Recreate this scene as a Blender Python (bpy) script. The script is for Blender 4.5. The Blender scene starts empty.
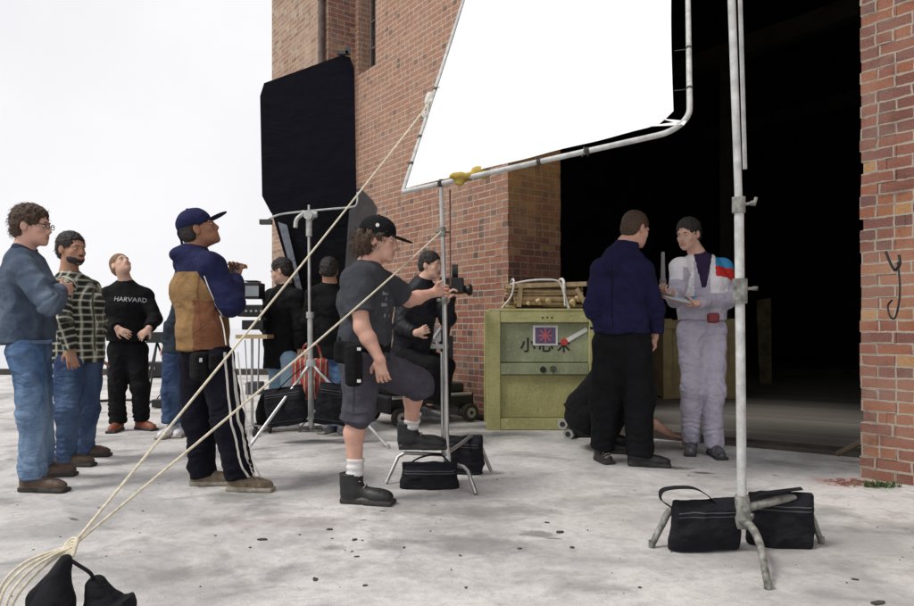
import bpy, math, random
import numpy as np
from mathutils import Vector, Matrix
from mathutils.bvhtree import BVHTree
import openvdb
random.seed(7)
F = 711.0; CX = 457.0; HY = 328.0; CH = 1.0
V = Vector
scn = bpy.context.scene
COL = scn.collection

def W(px, py, Y):
    return V(((px-CX)*Y/F, Y, CH+(HY-py)*Y/F))
def G(px, py, z=0.0):
    Y = F*(CH-z)/(py-HY)
    return V(((px-CX)*Y/F, Y, z))

# ------------------------------------------------------------------ materials
def newmat(name):
    m = bpy.data.materials.new(name); m.use_nodes = True
    nt = m.node_tree; nt.nodes.clear()
    out = nt.nodes.new('ShaderNodeOutputMaterial')
    b = nt.nodes.new('ShaderNodeBsdfPrincipled')
    nt.links.new(b.outputs[0], out.inputs[0])
    return m, nt, b
class N:
    """tiny node helper"""
    def __init__(s, nt): s.nt = nt
    def n(s, t, **k):
        x = s.nt.nodes.new(t)
        for a, v in k.items(): setattr(x, a, v)
        return x
    def l(s, a, b): s.nt.links.new(a, b)
    def setin(s, sock, v):
        if isinstance(v, bpy.types.NodeSocket): s.l(v, sock)
        else: sock.default_value = v
    def math(s, op, a, b=0.0, c=None, clamp=False):
        x = s.n('ShaderNodeMath', operation=op, use_clamp=clamp)
        s.setin(x.inputs[0], a); s.setin(x.inputs[1], b)
        if c is not None: s.setin(x.inputs[2], c)
        return x.outputs[0]
    def noise(s, vec, scale, detail=4, rough=.55, dist=0.0):
        x = s.n('ShaderNodeTexNoise'); s.l(vec, x.inputs['Vector'])
        x.inputs['Scale'].default_value = scale; x.inputs['Detail'].default_value = detail
        x.inputs['Roughness'].default_value = rough; x.inputs['Distortion'].default_value = dist
        return x.outputs['Fac']
    def ramp(s, f, stops, mode='LINEAR'):
        x = s.n('ShaderNodeValToRGB'); s.l(f, x.inputs[0]); cr = x.color_ramp; cr.interpolation = mode
        while len(cr.elements) < len(stops): cr.elements.new(.5)
        for e, (p, c) in zip(cr.elements, stops):
            e.position = p; e.color = (*c, 1) if not isinstance(c, (int, float)) else (c, c, c, 1)
        return x.outputs[0]
    def mix(s, f, a, b, blend='MIX'):
        x = s.n('ShaderNodeMix', data_type='RGBA', blend_type=blend)
        s.setin(x.inputs[0], f)
        for i, v in ((6, a), (7, b)):
            if isinstance(v, tuple): x.inputs[i].default_value = (*v[:3], 1)
            else: s.l(v, x.inputs[i])
        return x.outputs[2]
    def mapr(s, f, a, b, c, d):
        x = s.n('ShaderNodeMapRange'); s.l(f, x.inputs[0])
        for i, v in enumerate((a, b, c, d)): x.inputs[i+1].default_value = v
        return x.outputs[0]
    def bump(s, h, strength, dist, nrm=None):
        x = s.n('ShaderNodeBump'); s.l(h, x.inputs['Height'])
        x.inputs['Strength'].default_value = strength; x.inputs['Distance'].default_value = dist
        if nrm is not None: s.l(nrm, x.inputs['Normal'])
        return x.outputs[0]
    def scalev(s, vec, sc):
        x = s.n('ShaderNodeMapping'); s.l(vec, x.inputs[0]); x.inputs['Scale'].default_value = sc
        return x.outputs[0]

def simple(name, col, rough=.6, var=.18, scale=6, metal=0, bump=0.0, bscale=40, bdist=.002, spec=.5, sheen=0):
    m, nt, b = newmat(name); h = N(nt)
    tc = h.n('ShaderNodeTexCoord').outputs['Object']
    f = h.noise(tc, scale, 6, .6)
    lo = tuple(c*(1-var) for c in col); hi = tuple(min(1, c*(1+var)) for c in col)
    h.l(h.ramp(f, [(.3, lo), (.7, hi)]), b.inputs['Base Color'])
    b.inputs['Roughness'].default_value = rough; b.inputs['Metallic'].default_value = metal
    b.inputs['Specular IOR Level'].default_value = spec
    if sheen: b.inputs['Sheen Weight'].default_value = sheen
    if bump:
        h.l(h.bump(h.noise(tc, bscale, 5), bump, bdist), b.inputs['Normal'])
    return m
def cloth(name, col, var=.2, rough=.9, sheen=.0, fold=.6, folds=5, fade=None, weave=260):
    m, nt, b = newmat(name); h = N(nt)
    tc = h.n('ShaderNodeTexCoord').outputs['Object']
    f = h.noise(tc, 9, 6, .65)
    lo = tuple(c*(1-var) for c in col); hi = tuple(min(1, c*(1+var)) for c in col)
    c = h.ramp(f, [(.3, lo), (.7, hi)])
    if fade:
        f2 = h.noise(h.scalev(tc, (1, 1, .35)), 5, 3, .5)
        c = h.mix(h.mapr(f2, .42, .68, 0, 1), c, fade)
    g = h.noise(tc, weave, 1, .5)
    c = h.mix(h.mapr(g, .3, .7, 0, .25), c, (0, 0, 0))
    h.l(c, b.inputs['Base Color'])
    b.inputs['Roughness'].default_value = rough; b.inputs['Sheen Weight'].default_value = sheen
    b.inputs['Specular IOR Level'].default_value = .2
    w = h.noise(h.scalev(tc, (1, 1, 1.9)), folds, 2, .4, .5)
    wr = h.noise(h.scalev(tc, (1, 1, 2.6)), folds*.9, 1, .3, .9)
    rg = h.mapr(h.math('ABSOLUTE', h.math('SUBTRACT', wr, .5)), 0, .07, 0, 1)
    mk = h.mapr(h.noise(tc, 5, 2), .45, .62, 0, 1)
    w = h.math('ADD', w, h.math('MULTIPLY', h.math('MULTIPLY', h.math('POWER', rg, .6), mk), .16))
    n1 = h.bump(w, fold*.75, .06)
    n2 = h.bump(g, .22, .002, n1)
    h.l(n2, b.inputs['Normal'])
    return m

def brick_material(name, pale=.0, ramp=None, zpale=None, zorange=None, dark=.86, mortar=(.42, .38, .34)):
    m, nt, b = newmat(name); h = N(nt)
    uv = h.n('ShaderNodeUVMap', uv_map='UVMap').outputs[0]
    wob = h.n('ShaderNodeTexNoise'); h.l(uv, wob.inputs[0]); wob.inputs['Scale'].default_value = 14
    wob.inputs['Detail'].default_value = 3
    wv = h.n('ShaderNodeVectorMath', operation='SUBTRACT'); h.l(wob.outputs['Color'], wv.inputs[0]); wv.inputs[1].default_value = (.5, .5, .5)
    ws = h.n('ShaderNodeVectorMath', operation='SCALE'); h.l(wv.outputs[0], ws.inputs[0]); ws.inputs['Scale'].default_value = .017
    wa = h.n('ShaderNodeVectorMath', operation='ADD'); h.l(uv, wa.inputs[0]); h.l(ws.outputs[0], wa.inputs[1])
    sp = h.n('ShaderNodeSeparateXYZ'); h.l(wa.outputs[0], sp.inputs[0])
    u, v = sp.outputs[0], sp.outputs[1]
    rowf = h.math('DIVIDE', v, .075); row = h.math('FLOOR', rowf)
    half = h.math('MULTIPLY', h.math('FLOORED_MODULO', row, 2), .5)
    colf = h.math('ADD', h.math('DIVIDE', u, .215), half)
    # each row slides a little so the bond looks hand laid
    wn0 = h.n('ShaderNodeTexWhiteNoise', noise_dimensions='1D'); h.l(row, wn0.inputs['W'])
    colf = h.math('ADD', colf, h.math('MULTIPLY', wn0.outputs['Value'], .16))
    col = h.math('FLOOR', colf)
    fu = h.math('FRACT', colf); fv = h.math('FRACT', rowf)
    cmb = h.n('ShaderNodeCombineXYZ'); h.l(col, cmb.inputs[0]); h.l(row, cmb.inputs[1])
    wn = h.n('ShaderNodeTexWhiteNoise', noise_dimensions='3D'); h.l(cmb.outputs[0], wn.inputs['Vector'])
    split = h.math('GREATER_THAN', wn.outputs['Value'], .62)
    # header bricks: a split cell has a joint in its middle
    hm = h.math('MULTIPLY', split, h.math('LESS_THAN', h.math('ABSOLUTE', h.math('SUBTRACT', fu, .5)), .024))
    hidx = h.math('MULTIPLY', split, h.math('GREATER_THAN', fu, .5))
    cmb2 = h.n('ShaderNodeCombineXYZ'); h.l(col, cmb2.inputs[0]); h.l(row, cmb2.inputs[1]); h.l(hidx, cmb2.inputs[2])
    wn2 = h.n('ShaderNodeTexWhiteNoise', noise_dimensions='3D'); h.l(cmb2.outputs[0], wn2.inputs['Vector'])
    eu = h.math('MINIMUM', fu, h.math('SUBTRACT', 1, fu)); ev = h.math('MINIMUM', fv, h.math('SUBTRACT', 1, fv))
    thk = h.noise(uv, 9, 3, .6); mu = h.math('LESS_THAN', eu, h.math('MULTIPLY', thk, .052)); mv = h.math('LESS_THAN', ev, h.math('MULTIPLY', thk, .165))
    mm = h.math('MAXIMUM', h.math('MAXIMUM', mu, mv), hm)
    ramp = ramp or [(0, (.16, .045, .035)), (.14, (.30, .085, .05)), (.32, (.26, .07, .055)), (.5, (.36, .11, .06)), (.62, (.13, .05, .05)), (.72, (.42, .16, .08)), (.84, (.24, .08, .06)), (.93, (.52, .28, .12)), (.975, (.05, .035, .035))]
    bc = h.ramp(wn2.outputs['Value'], ramp, 'CONSTANT')
    fine = h.noise(uv, 60, 5, .7)
    spk = h.noise(uv, 150, 3, .8)
    bc = h.mix(h.mapr(fine, .35, .7, 0, .55), bc, (.13, .07, .055)); bc = h.mix(h.mapr(spk, .45, .75, 0, .5), bc, (.50, .40, .33))
    big = h.noise(uv, 1.3, 5, .6)
    soot = h.noise(uv, 5, 5, .65)
    bc = h.mix(h.mapr(big, .45, .7, 0, .4), bc, (.55, .40, .30))
    mo = h.mix(h.mapr(fine, .3, .7, 0, .6), mortar, tuple(x*.6 for x in mortar))
    c = h.mix(mm, bc, mo)
    # washed-out sky light painted into brick and joint alike, stronger higher up
    pos = h.n('ShaderNodeSeparateXYZ'); h.l(h.n('ShaderNodeNewGeometry').outputs['Position'], pos.inputs[0])
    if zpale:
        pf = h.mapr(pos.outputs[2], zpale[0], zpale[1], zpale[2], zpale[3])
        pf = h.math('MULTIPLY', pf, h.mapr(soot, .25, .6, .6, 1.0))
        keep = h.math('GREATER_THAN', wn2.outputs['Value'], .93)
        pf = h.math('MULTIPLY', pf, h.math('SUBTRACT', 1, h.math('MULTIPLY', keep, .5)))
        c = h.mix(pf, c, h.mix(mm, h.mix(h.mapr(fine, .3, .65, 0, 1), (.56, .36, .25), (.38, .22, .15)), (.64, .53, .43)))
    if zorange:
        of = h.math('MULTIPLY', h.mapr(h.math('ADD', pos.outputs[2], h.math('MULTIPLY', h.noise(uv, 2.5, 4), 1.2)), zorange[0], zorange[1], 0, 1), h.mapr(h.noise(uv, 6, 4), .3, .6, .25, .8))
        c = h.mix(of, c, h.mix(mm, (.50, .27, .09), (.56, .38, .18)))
    if not zpale and pale: c = h.mix(h.mapr(soot, .3, .7, 0, pale), c, (.5, .42, .36))
    c = h.mix(h.mapr(soot, .55, .76, 0, .65), c, (.06, .045, .04))
    hsv = h.n('ShaderNodeHueSaturation'); hsv.inputs['Saturation'].default_value = 1.0; hsv.inputs['Value'].default_value = dark; h.l(c, hsv.inputs['Color']); c = hsv.outputs[0]
    h.l(c, b.inputs['Base Color']); b.inputs['Roughness'].default_value = .93
    b.inputs['Specular IOR Level'].default_value = .15
    hh = h.math('ADD', h.math('MULTIPLY', h.math('SUBTRACT', 1, mm), 1.0), h.math('MULTIPLY', fine, .5))
    h.l(h.bump(hh, .8, .008), b.inputs['Normal'])
    return m

# ------------------------------------------------------------------ mesh builder
class MB:
    def __init__(s): s.v = []; s.f = []; s.mi = []; s.uv = {}
    def add(s, vs, fs, mi=0):
        o = len(s.v); s.v += [tuple(x) for x in vs]
        for f in fs: s.f.append(tuple(i+o for i in f)); s.mi.append(mi)
        return s
    def quad(s, a, b, c, d, mi=0, uv=None):
        s.add([a, b, c, d], [(0, 1, 2, 3)], mi)
        if uv: s.uv[len(s.f)-1] = uv
        return s
    def box(s, c, h, R=None, mi=0):
        R = R or Matrix.Identity(3); c = V(c)
        vs = [c+R@V((x*h[0], y*h[1], z*h[2])) for x in (-1, 1) for y in (-1, 1) for z in (-1, 1)]
        return s.add(vs, [(0, 1, 3, 2), (4, 6, 7, 5), (0, 4, 5, 1), (2, 3, 7, 6), (0, 2, 6, 4), (1, 5, 7, 3)], mi)
    def tube(s, pts, r, n=10, mi=0, caps=True):
        pts = [V(p) for p in pts]; m = len(pts)
        rs = r if isinstance(r, (list, tuple)) else [r]*m
        rings = []; prev = None
        for i, p in enumerate(pts):
            d = (pts[min(i+1, m-1)]-pts[max(i-1, 0)]).normalized()
            if prev is None:
                a = d.orthogonal().normalized()
            else:
                a = prev-d*prev.dot(d)
                a = a.normalized() if a.length > 1e-5 else d.orthogonal().normalized()
            prev = a; b = d.cross(a)
            rings.append([p+(a*math.cos(t)+b*math.sin(t))*rs[i] for t in [2*math.pi*k/n for k in range(n)]])
        vs = [x for r_ in rings for x in r_]; fs = []
        for i in range(m-1):
            for k in range(n):
                fs.append((i*n+k, i*n+(k+1) % n, (i+1)*n+(k+1) % n, (i+1)*n+k))
        if caps: fs.append(tuple(range(n-1, -1, -1))); fs.append(tuple((m-1)*n+k for k in range(n)))
        return s.add(vs, fs, mi)
    def prism(s, pts, off, mi=0):
        """polygon pts extruded by vector off"""
        n = len(pts); pts = [V(p) for p in pts]; off = V(off)
        vs = pts+[p+off for p in pts]
        fs = [tuple(range(n)), tuple(range(2*n-1, n-1, -1))]+[(i, i+n, (i+1) % n+n, (i+1) % n) for i in range(n)]
        return s.add(vs, fs, mi)
    def build(s, name, mats, parent=None, smooth=False, bevel=0):
        me = bpy.data.meshes.new(name); me.from_pydata(s.v, [], s.f)
        mats = mats if isinstance(mats, (list, tuple)) else [mats]
        for m in mats: me.materials.append(m)
        me.polygons.foreach_set('material_index', s.mi)
        if s.uv:
            ul = me.uv_layers.new(name='UVMap')
            for fi, uv in s.uv.items():
                for li, w in zip(me.polygons[fi].loop_indices, uv): ul.data[li].uv = w
        if smooth:
            me.polygons.foreach_set('use_smooth', [True]*len(me.polygons))
        me.update()
        o = link(name, me, parent)
        if smooth:
            md = o.modifiers.new('es', 'EDGE_SPLIT'); md.split_angle = math.radians(45)
        if bevel:
            md = o.modifiers.new('bevel', 'BEVEL'); md.width = bevel; md.segments = 2; md.limit_method = 'ANGLE'
        return o
def link(name, me, parent=None):
    o = bpy.data.objects.new(name, me); COL.objects.link(o)
    if parent is not None:
        o.parent = parent; o.matrix_parent_inverse = Matrix.Identity(4)
        if me is not None:
            # mesh data comes in world coordinates: move it into the thing's frame (roots are unrotated)
            root = parent; off = V((0, 0, 0))
            while root is not None: off += root.location; root = root.parent
            me.transform(Matrix.Translation(-off))
    return o
def thing(name, label, cat, loc, group=None, kind=None):
    o = bpy.data.objects.new(name, None); COL.objects.link(o); o.location = V(loc)
    o.empty_display_size = .1
    return tag(o, label, cat, group)
def tag(o, label, cat, group=None):
    o['label'] = label; o['category'] = cat
    if group: o['group'] = group
    return o
def struct(o, kind='structure', label=None, cat=None):
    o['kind'] = kind
    if label: o['label'] = label
    if cat: o['category'] = cat
    return o
def arc(pts, n=10):
    """Catmull-Rom through pts"""
    pts = [V(p) for p in pts]; P = [2*pts[0]-pts[1]]+pts+[2*pts[-1]-pts[-2]]; out = []
    for i in range(1, len(P)-2):
        for k in range(n):
            t = k/n; a, b, c, d = P[i-1:i+3]
            out.append(.5*((2*b)+(c-a)*t+(2*a-5*b+4*c-d)*t*t+(3*b-a-3*c+d)*t**3))
    out.append(pts[-1]); return out

# ------------------------------------------------------------------ noise + SDF engine
def _hash(i, j, k, seed):
    h = (i.astype(np.int64)*374761393+j.astype(np.int64)*668265263+k.astype(np.int64)*2147483647+seed*1274126177) & 0xffffffff
    h = ((h ^ (h >> 13))*1274126177) & 0xffffffff
    return ((h ^ (h >> 16)) & 0xffff)/65535.0
def vnoise(p, seed=0):
    i = np.floor(p).astype(np.int64); f = p-i; f = f*f*(3-2*f); r = 0
    for dx in (0, 1):
        for dy in (0, 1):
            for dz in (0, 1):
                w = (f[:, 0] if dx else 1-f[:, 0])*(f[:, 1] if dy else 1-f[:, 1])*(f[:, 2] if dz else 1-f[:, 2])
                r = r+w*_hash(i[:, 0]+dx, i[:, 1]+dy, i[:, 2]+dz, seed)
    return r-.5
A_ = lambda v: np.array(v, dtype=np.float32)
class Prim:
    def __init__(s, kind, k=.02, neg=False, **d):
        s.kind = kind; s.k = k; s.neg = neg; s.d = d
        if kind == 'cone': s.a, s.b = A_(d['a']), A_(d['b']); R = max(d['ra'], d['rb']); s.lo = np.minimum(s.a, s.b)-R; s.hi = np.maximum(s.a, s.b)+R
        elif kind == 'ecap':
            s.a, s.b = A_(d['a']), A_(d['b']); R = max(*d['wa'], *d['wb']); s.lo = np.minimum(s.a, s.b)-R; s.hi = np.maximum(s.a, s.b)+R
            ax = s.b-s.a; L = np.linalg.norm(ax); s.L = L; s.ax = ax/L
            sd = A_(d['side']); sd = sd-s.ax*sd.dot(s.ax); s.sd = sd/np.linalg.norm(sd); s.td = np.cross(s.ax, s.sd)
        elif kind in ('ell', 'box'):
            s.c = A_(d['c']); s.R = A_([list(r) for r in d['R']]) if d.get('R') is not None else np.eye(3, dtype=np.float32)
            s.r = A_(d['r']); R = float(np.linalg.norm(s.r)) if kind == 'box' else float(max(s.r)); s.lo = s.c-R; s.hi = s.c+R
    def ev(s, p):
        d = s.d
        if s.kind == 'cone':
            ax = s.b-s.a; L2 = max(float(ax.dot(ax)), 1e-9); q = p-s.a; t = (q@ax)/L2
            tc = np.clip(t, 0, 1); dd = np.linalg.norm(q-tc[..., None]*ax, axis=-1)-(d['ra']+(d['rb']-d['ra'])*tc)
            L = L2**.5
            if d.get('fb'): dd = np.maximum(dd, (t-1)*L)
            if d.get('fa'): dd = np.maximum(dd, -t*L)
            return dd
        if s.kind == 'ecap':
            q = p-s.a; t = (q@s.ax)/s.L; tc = np.clip(t, 0, 1)
            w = d['wa'][0]+(d['wb'][0]-d['wa'][0])*tc; e = d['wa'][1]+(d['wb'][1]-d['wa'][1])*tc
            mn = np.minimum(w, e); z = (t-tc)*s.L
            r = np.sqrt(((q@s.sd)/w)**2+((q@s.td)/e)**2+(z/(mn*.8))**2)
            dd = (r-1)*mn
            if d.get('fb'): dd = np.maximum(dd, (t-1)*s.L)
            return dd
        q = (p-s.c)@s.R
        if s.kind == 'ell':
            return (np.sqrt(((q/s.r)**2).sum(-1))-1)*float(min(s.r))
        rr = d.get('rr', .01); e = np.abs(q)-(s.r-rr)
        return np.linalg.norm(np.maximum(e, 0), axis=-1)+np.minimum(e.max(-1), 0)-rr
def cone(a, b, ra, rb, k=.02, **x): return Prim('cone', k, a=a, b=b, ra=ra, rb=rb, **x)
def ecap(a, b, side, wa, wb, k=.03, **x): return Prim('ecap', k, a=a, b=b, side=side, wa=wa, wb=wb, **x)
def ell(c, r, R=None, k=.015, neg=False): return Prim('ell', k, neg, c=c, r=r, R=R)
def rbox(c, r, R=None, rr=.01, k=.01, neg=False): return Prim('box', k, neg, c=c, r=r, R=R, rr=rr)

def sdf_mesh(name, prims, vox, mats, parent, matfn=None, disp=None, extra=None, puv=None, cut=None):
    pos = [p for p in prims if not p.neg]
    lo = np.min([p.lo for p in pos], 0)-.04; hi = np.max([p.hi for p in pos], 0)+.04
    n = np.ceil((hi-lo)/vox).astype(int)+1
    Fd = np.full(n, .06, dtype=np.float32)
    for p in prims:
        m = p.k+vox*2+.02
        i0 = np.maximum(np.floor((p.lo-m-lo)/vox).astype(int), 0); i1 = np.minimum(np.ceil((p.hi+m-lo)/vox).astype(int)+1, n)
        if (i1 <= i0).any(): continue
        xs = [lo[a]+vox*np.arange(i0[a], i1[a], dtype=np.float32) for a in range(3)]
        g = np.stack(np.meshgrid(*xs, indexing='ij'), -1).astype(np.float32)
        d = p.ev(g).astype(np.float32); sl = tuple(slice(i0[a], i1[a]) for a in range(3)); cur = Fd[sl]
        if p.neg:
            d = -d; h = np.maximum(p.k-np.abs(cur-d), 0)/p.k; Fd[sl] = np.maximum(cur, d)+h*h*p.k*.25
        else:
            h = np.maximum(p.k-np.abs(cur-d), 0)/p.k; Fd[sl] = np.minimum(cur, d)-h*h*p.k*.25
    if cut is not None:
        xs = [lo[a]+vox*np.arange(n[a], dtype=np.float32) for a in range(3)]
        for (o_, nn) in cut:   # keep the side n.(p-o) < 0
            o_ = A_(o_); nn = A_(nn)
            c = (xs[0][:, None, None]-o_[0])*nn[0]+(xs[1][None, :, None]-o_[1])*nn[1]+(xs[2][None, None, :]-o_[2])*nn[2]
            Fd = np.maximum(Fd, c)
    grid = openvdb.FloatGrid(background=.06); grid.copyFromArray(Fd)
    pts, quads = grid.convertToQuads(isovalue=0.0)
    pts = pts.astype(np.float64)*vox+lo
    quads = quads[:, ::-1].astype(np.int64)
    nv = len(pts)
    me = bpy.data.meshes.new(name)
    def fill(P):
        me.clear_geometry()
        me.vertices.add(nv); me.vertices.foreach_set('co', P.astype(np.float32).ravel())
        me.loops.add(len(quads)*4); me.loops.foreach_set('vertex_index', quads.astype(np.int32).ravel())
        me.polygons.add(len(quads)); me.polygons.foreach_set('loop_start', np.arange(0, len(quads)*4, 4, dtype=np.int32))
        me.update(calc_edges=True)
    fill(pts)
    nr = np.empty(nv*3, dtype=np.float32); me.vertex_normals.foreach_get('vector', nr); nr = nr.reshape(-1, 3)
    # make normals point out
    c = pts.mean(0)
    ctr = ((pts-c)*nr).sum()
    if ctr < 0: quads = quads[:, ::-1]; nr = -nr
    base = pts
    if disp is not None:
        pts = pts+nr*disp(pts)[:, None]
    fill(pts)
    for m in (mats if isinstance(mats, (list, tuple)) else [mats]): me.materials.append(m)
    if matfn is not None or puv:
        D = np.stack([np.full(nv, 9., dtype=np.float32) if p.neg else p.ev(base.astype(np.float32)) for p in prims], 1)
        pid = D.argmin(1)
    if matfn is not None:
        mi = matfn(base, pid)
        me.polygons.foreach_set('material_index', mi[quads].max(1).astype(np.int32))
    me.polygons.foreach_set('use_smooth', np.ones(len(quads), dtype=bool))
    if puv:
        uv = np.zeros((nv, 3), dtype=np.float32)
        for i, p in enumerate(prims):
            s = pid == i
            if not s.any() or p.neg: continue
            if p.kind in ('cone', 'ecap') and puv(i):
                ax = (p.b-p.a); ax = ax/np.linalg.norm(ax); q = base[s]-p.a
                sd = np.cross(ax, [0.3, 1, 0]); sd = sd/np.linalg.norm(sd)
                uv[s, 0] = q@sd; uv[s, 1] = q@ax
            else:
                uv[s, 0] = base[s, 0]; uv[s, 1] = base[s, 2]
        at = me.attributes.new('puv', 'FLOAT_VECTOR', 'POINT'); at.data.foreach_set('vector', uv.ravel())
    me.update()
    vv = [V(x) for x in pts]
    bvh = BVHTree.FromPolygons(vv, quads.tolist()) if extra == 'bvh' else None
    o = link(name, me, parent)
    return (o, bvh) if extra == 'bvh' else o
def folds(seed, amp=.008, f=(9, 9, 6), fine=.0015):
    def d(p):
        q = p*np.array(f)+np.array([seed*3.1, 0, 0])
        w = np.stack([vnoise(q*.6+5, seed+4), vnoise(q*.6+9, seed+5), vnoise(q*.6+13, seed+6)], 1)*1.6
        a = vnoise(q+w, seed)*2
        r = (1-np.clip(np.abs(vnoise(q*.8+w*.6+31, seed+8))*3.2, 0, 1))**1.5
        e = vnoise(q*np.array([1.6, 1.6, 3.0])+w, seed+9)
        return amp*(a*.75+r*.75-.25+e*.5)+fine*vnoise(p*45, seed+2)*2
    return d

def crease_disp(base, cr):
    """adds rolls of cloth across the joints: cr = (point, axis, radius, amplitude, rolls per metre)"""
    def d(p):
        o = base(p); w = vnoise(p*5.5, 3)*3.2+vnoise(p*13, 4)*1.0
        for (c, ax, rad, amp, fr) in cr:
            q = p-np.array(c); m = np.exp(-((q**2).sum(1))/(rad*rad)); s = m > .02
            if not s.any(): continue
            t = q[s]@np.array(ax)
            o[s] += .52*amp*m[s]*(np.abs(np.sin(math.pi*(t*fr*.7+w[s])))-.62)*np.clip(.1+2.4*(vnoise(q[s]*7+7, 6)+.35), 0, 1.6)
        return o
    return d

def raydrop(bvh, p, d, off=.003):
    d = V(d).normalized(); h = bvh.ray_cast(V(p)-d*.6, d, 1.4)
    return (h[0]-d*off) if h[0] is not None else V(p)
def ribbon(bvh, pts, side, raydir, w, off=.004):
    """thin strip laid on a surface"""
    m = MB(); vs = []; side = V(side).normalized()
    rows = []
    for p in arc(pts, 14):
        rows.append([raydrop(bvh, V(p)+side*w*t, raydir, off) for t in (-.5, 0, .5)])
    n = len(rows); vs = [v for r in rows for v in r]
    fs = []
    for i in range(n-1):
        for k in range(2): fs.append((i*3+k, i*3+k+1, i*3+k+4, i*3+k+3))
    return m.add(vs, fs)
def text_mb(s, size, origin, xdir, up, mi=0, depth=.0, bold=0.0):
    c = bpy.data.curves.new('text', 'FONT'); c.body = s; c.size = size; c.align_x = 'CENTER'; c.align_y = 'CENTER'; c.offset = bold
    o = bpy.data.objects.new('text', c); COL.objects.link(o)
    dg = bpy.context.evaluated_depsgraph_get(); me = bpy.data.meshes.new_from_object(o.evaluated_get(dg))
    bpy.data.objects.remove(o)
    xd = V(xdir).normalized(); u = V(up).normalized()
    vs = [V(origin)+xd*v.co.x+u*v.co.y for v in me.vertices]
    return vs, [tuple(p.vertices) for p in me.polygons]
#@@SPLIT people
# ------------------------------------------------------------------ people
def skin_mat(name, col):
    m, nt, b = newmat(name); h = N(nt)
    tc = h.n('ShaderNodeTexCoord').outputs['Object']
    f = h.noise(tc, 18, 5, .6)
    h.l(h.ramp(f, [(.3, tuple(c*.82 for c in col)), (.7, (min(1, col[0]*1.12), col[1], col[2]*.95))]), b.inputs['Base Color'])
    b.inputs['Roughness'].default_value = .55; b.inputs['Specular IOR Level'].default_value = .35
    b.inputs['Subsurface Weight'].default_value = .08; b.inputs['Subsurface Radius'].default_value = (.02, .008, .004)
    b.inputs['Subsurface Scale'].default_value = .4
    h.l(h.bump(h.noise(tc, 90, 4), .2, .002), b.inputs['Normal'])
    return m
def hair_mat(name, col):
    m, nt, b = newmat(name); h = N(nt)
    tc = h.n('ShaderNodeTexCoord').outputs['Object']
    f = h.noise(h.scalev(tc, (1, 1, .4)), 130, 4, .7, .6)
    h.l(h.ramp(f, [(.35, tuple(c*.45 for c in col)), (.65, tuple(min(1, c*1.5) for c in col))]), b.inputs['Base Color'])
    b.inputs['Roughness'].default_value = .6
    h.l(h.bump(f, .9, .006), b.inputs['Normal'])
    return m
SK = {k: skin_mat('skin_'+k, c) for k, c in dict(pale=(.60, .40, .31), tan=(.42, .24, .16), rosy=(.60, .37, .29), brown=(.30, .15, .09)).items()}
LIP = simple('lips', (.44, .22, .18), .5)
EYEW = simple('eye_white', (.6, .57, .54), .3); IRIS = simple('eye_iris', (.03, .02, .015), .2)
HB = {k: hair_mat('hair_'+k, c) for k, c in dict(brown=(.065, .036, .02), dark=(.018, .013, .012), fair=(.20, .11, .05), sandy=(.28, .17, .08), grey=(.07, .06, .055)).items()}
SHOE_BLACK = simple('black_leather', (.011, .011, .012), .5, .4, 20, bump=.4, bscale=60)
SOLE_DARK = simple('dark_rubber', (.03, .028, .026), .8, .3, 30, bump=.4)
SOLE_PALE = simple('pale_rubber', (.30, .27, .22), .8, .3, 30)
LACE = simple('lace_cord', (.25, .24, .22), .8)
SOCK = cloth('white_sock', (.72, .71, .70), .08, folds=30, fold=.25)

def frame(f, pitch=0.0, roll=0.0):
    """columns: right, forward, up for a horizontal facing direction f, tilted up by pitch"""
    f = V((f[0], f[1], 0)).normalized(); r = f.cross(V((0, 0, 1))).normalized()
    fw = f*math.cos(pitch)+V((0, 0, 1))*math.sin(pitch); up = r.cross(fw).normalized()
    if roll:
        q = Matrix.Rotation(roll, 3, fw); r = q@r; up = q@up
    return Matrix((r, fw, up)).transposed()

def head_prims(c, R, s=1.0, neck=None, nr=.056):
    T = lambda x, y, z: c+R@(V((x, y, z))*s)
    P = [ell(T(0, -.018, .035), (.076*s, .096*s, .084*s), R, .03),
         ell(T(0, .022, -.03), (.062*s, .066*s, .082*s), R, .03),
         ell(T(0, .045, -.082), (.042*s, .04*s, .03*s), R, .03),
         ell(T(0, .076, -.099), (.022*s, .017*s, .017*s), R, .02),
         ell(T(0, .078, .022), (.048*s, .015*s, .013*s), R, .015),
         ecap(T(0, .088, .006), T(0, .103, -.030), R@V((1, 0, 0)), (.009*s, .011*s), (.014*s, .012*s), .012),
         ell(T(0, .097, -.035), (.018*s, .010*s, .009*s), R, .008), ell(T(0, .074, -.058), (.034*s, .018*s, .026*s), R, .02),
         ell(T(.036, .058, -.026), (.026*s, .022*s, .022*s), R, .015), ell(T(-.036, .058, -.026), (.026*s, .022*s, .022*s), R, .015),
         Prim('ell', .012, True, c=T(.031, .100, .001), r=(.017*s, .016*s, .011*s), R=R), Prim('ell', .012, True, c=T(-.031, .100, .001), r=(.017*s, .016*s, .011*s), R=R),
         ell(T(0, .086, -.058), (.024*s, .011*s, .0065*s), R, .006), ell(T(0, .084, -.070), (.021*s, .011*s, .0065*s), R, .006)]
    for x in (-1, 1):
        P.append(ell(T(x*.078, -.012, -.010), (.009*s, .020*s, .032*s), R@Matrix.Rotation(x*.3, 3, 'Z'), .006))
        P.append(Prim('ell', .005, True, c=T(x*.089, -.006, -.006), r=(.006*s, .010*s, .015*s), R=R))
    if neck is not None:
        P.append(cone(T(0, -.022, -.055), neck, nr*s, nr*1.12, .03))
    return P
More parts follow.
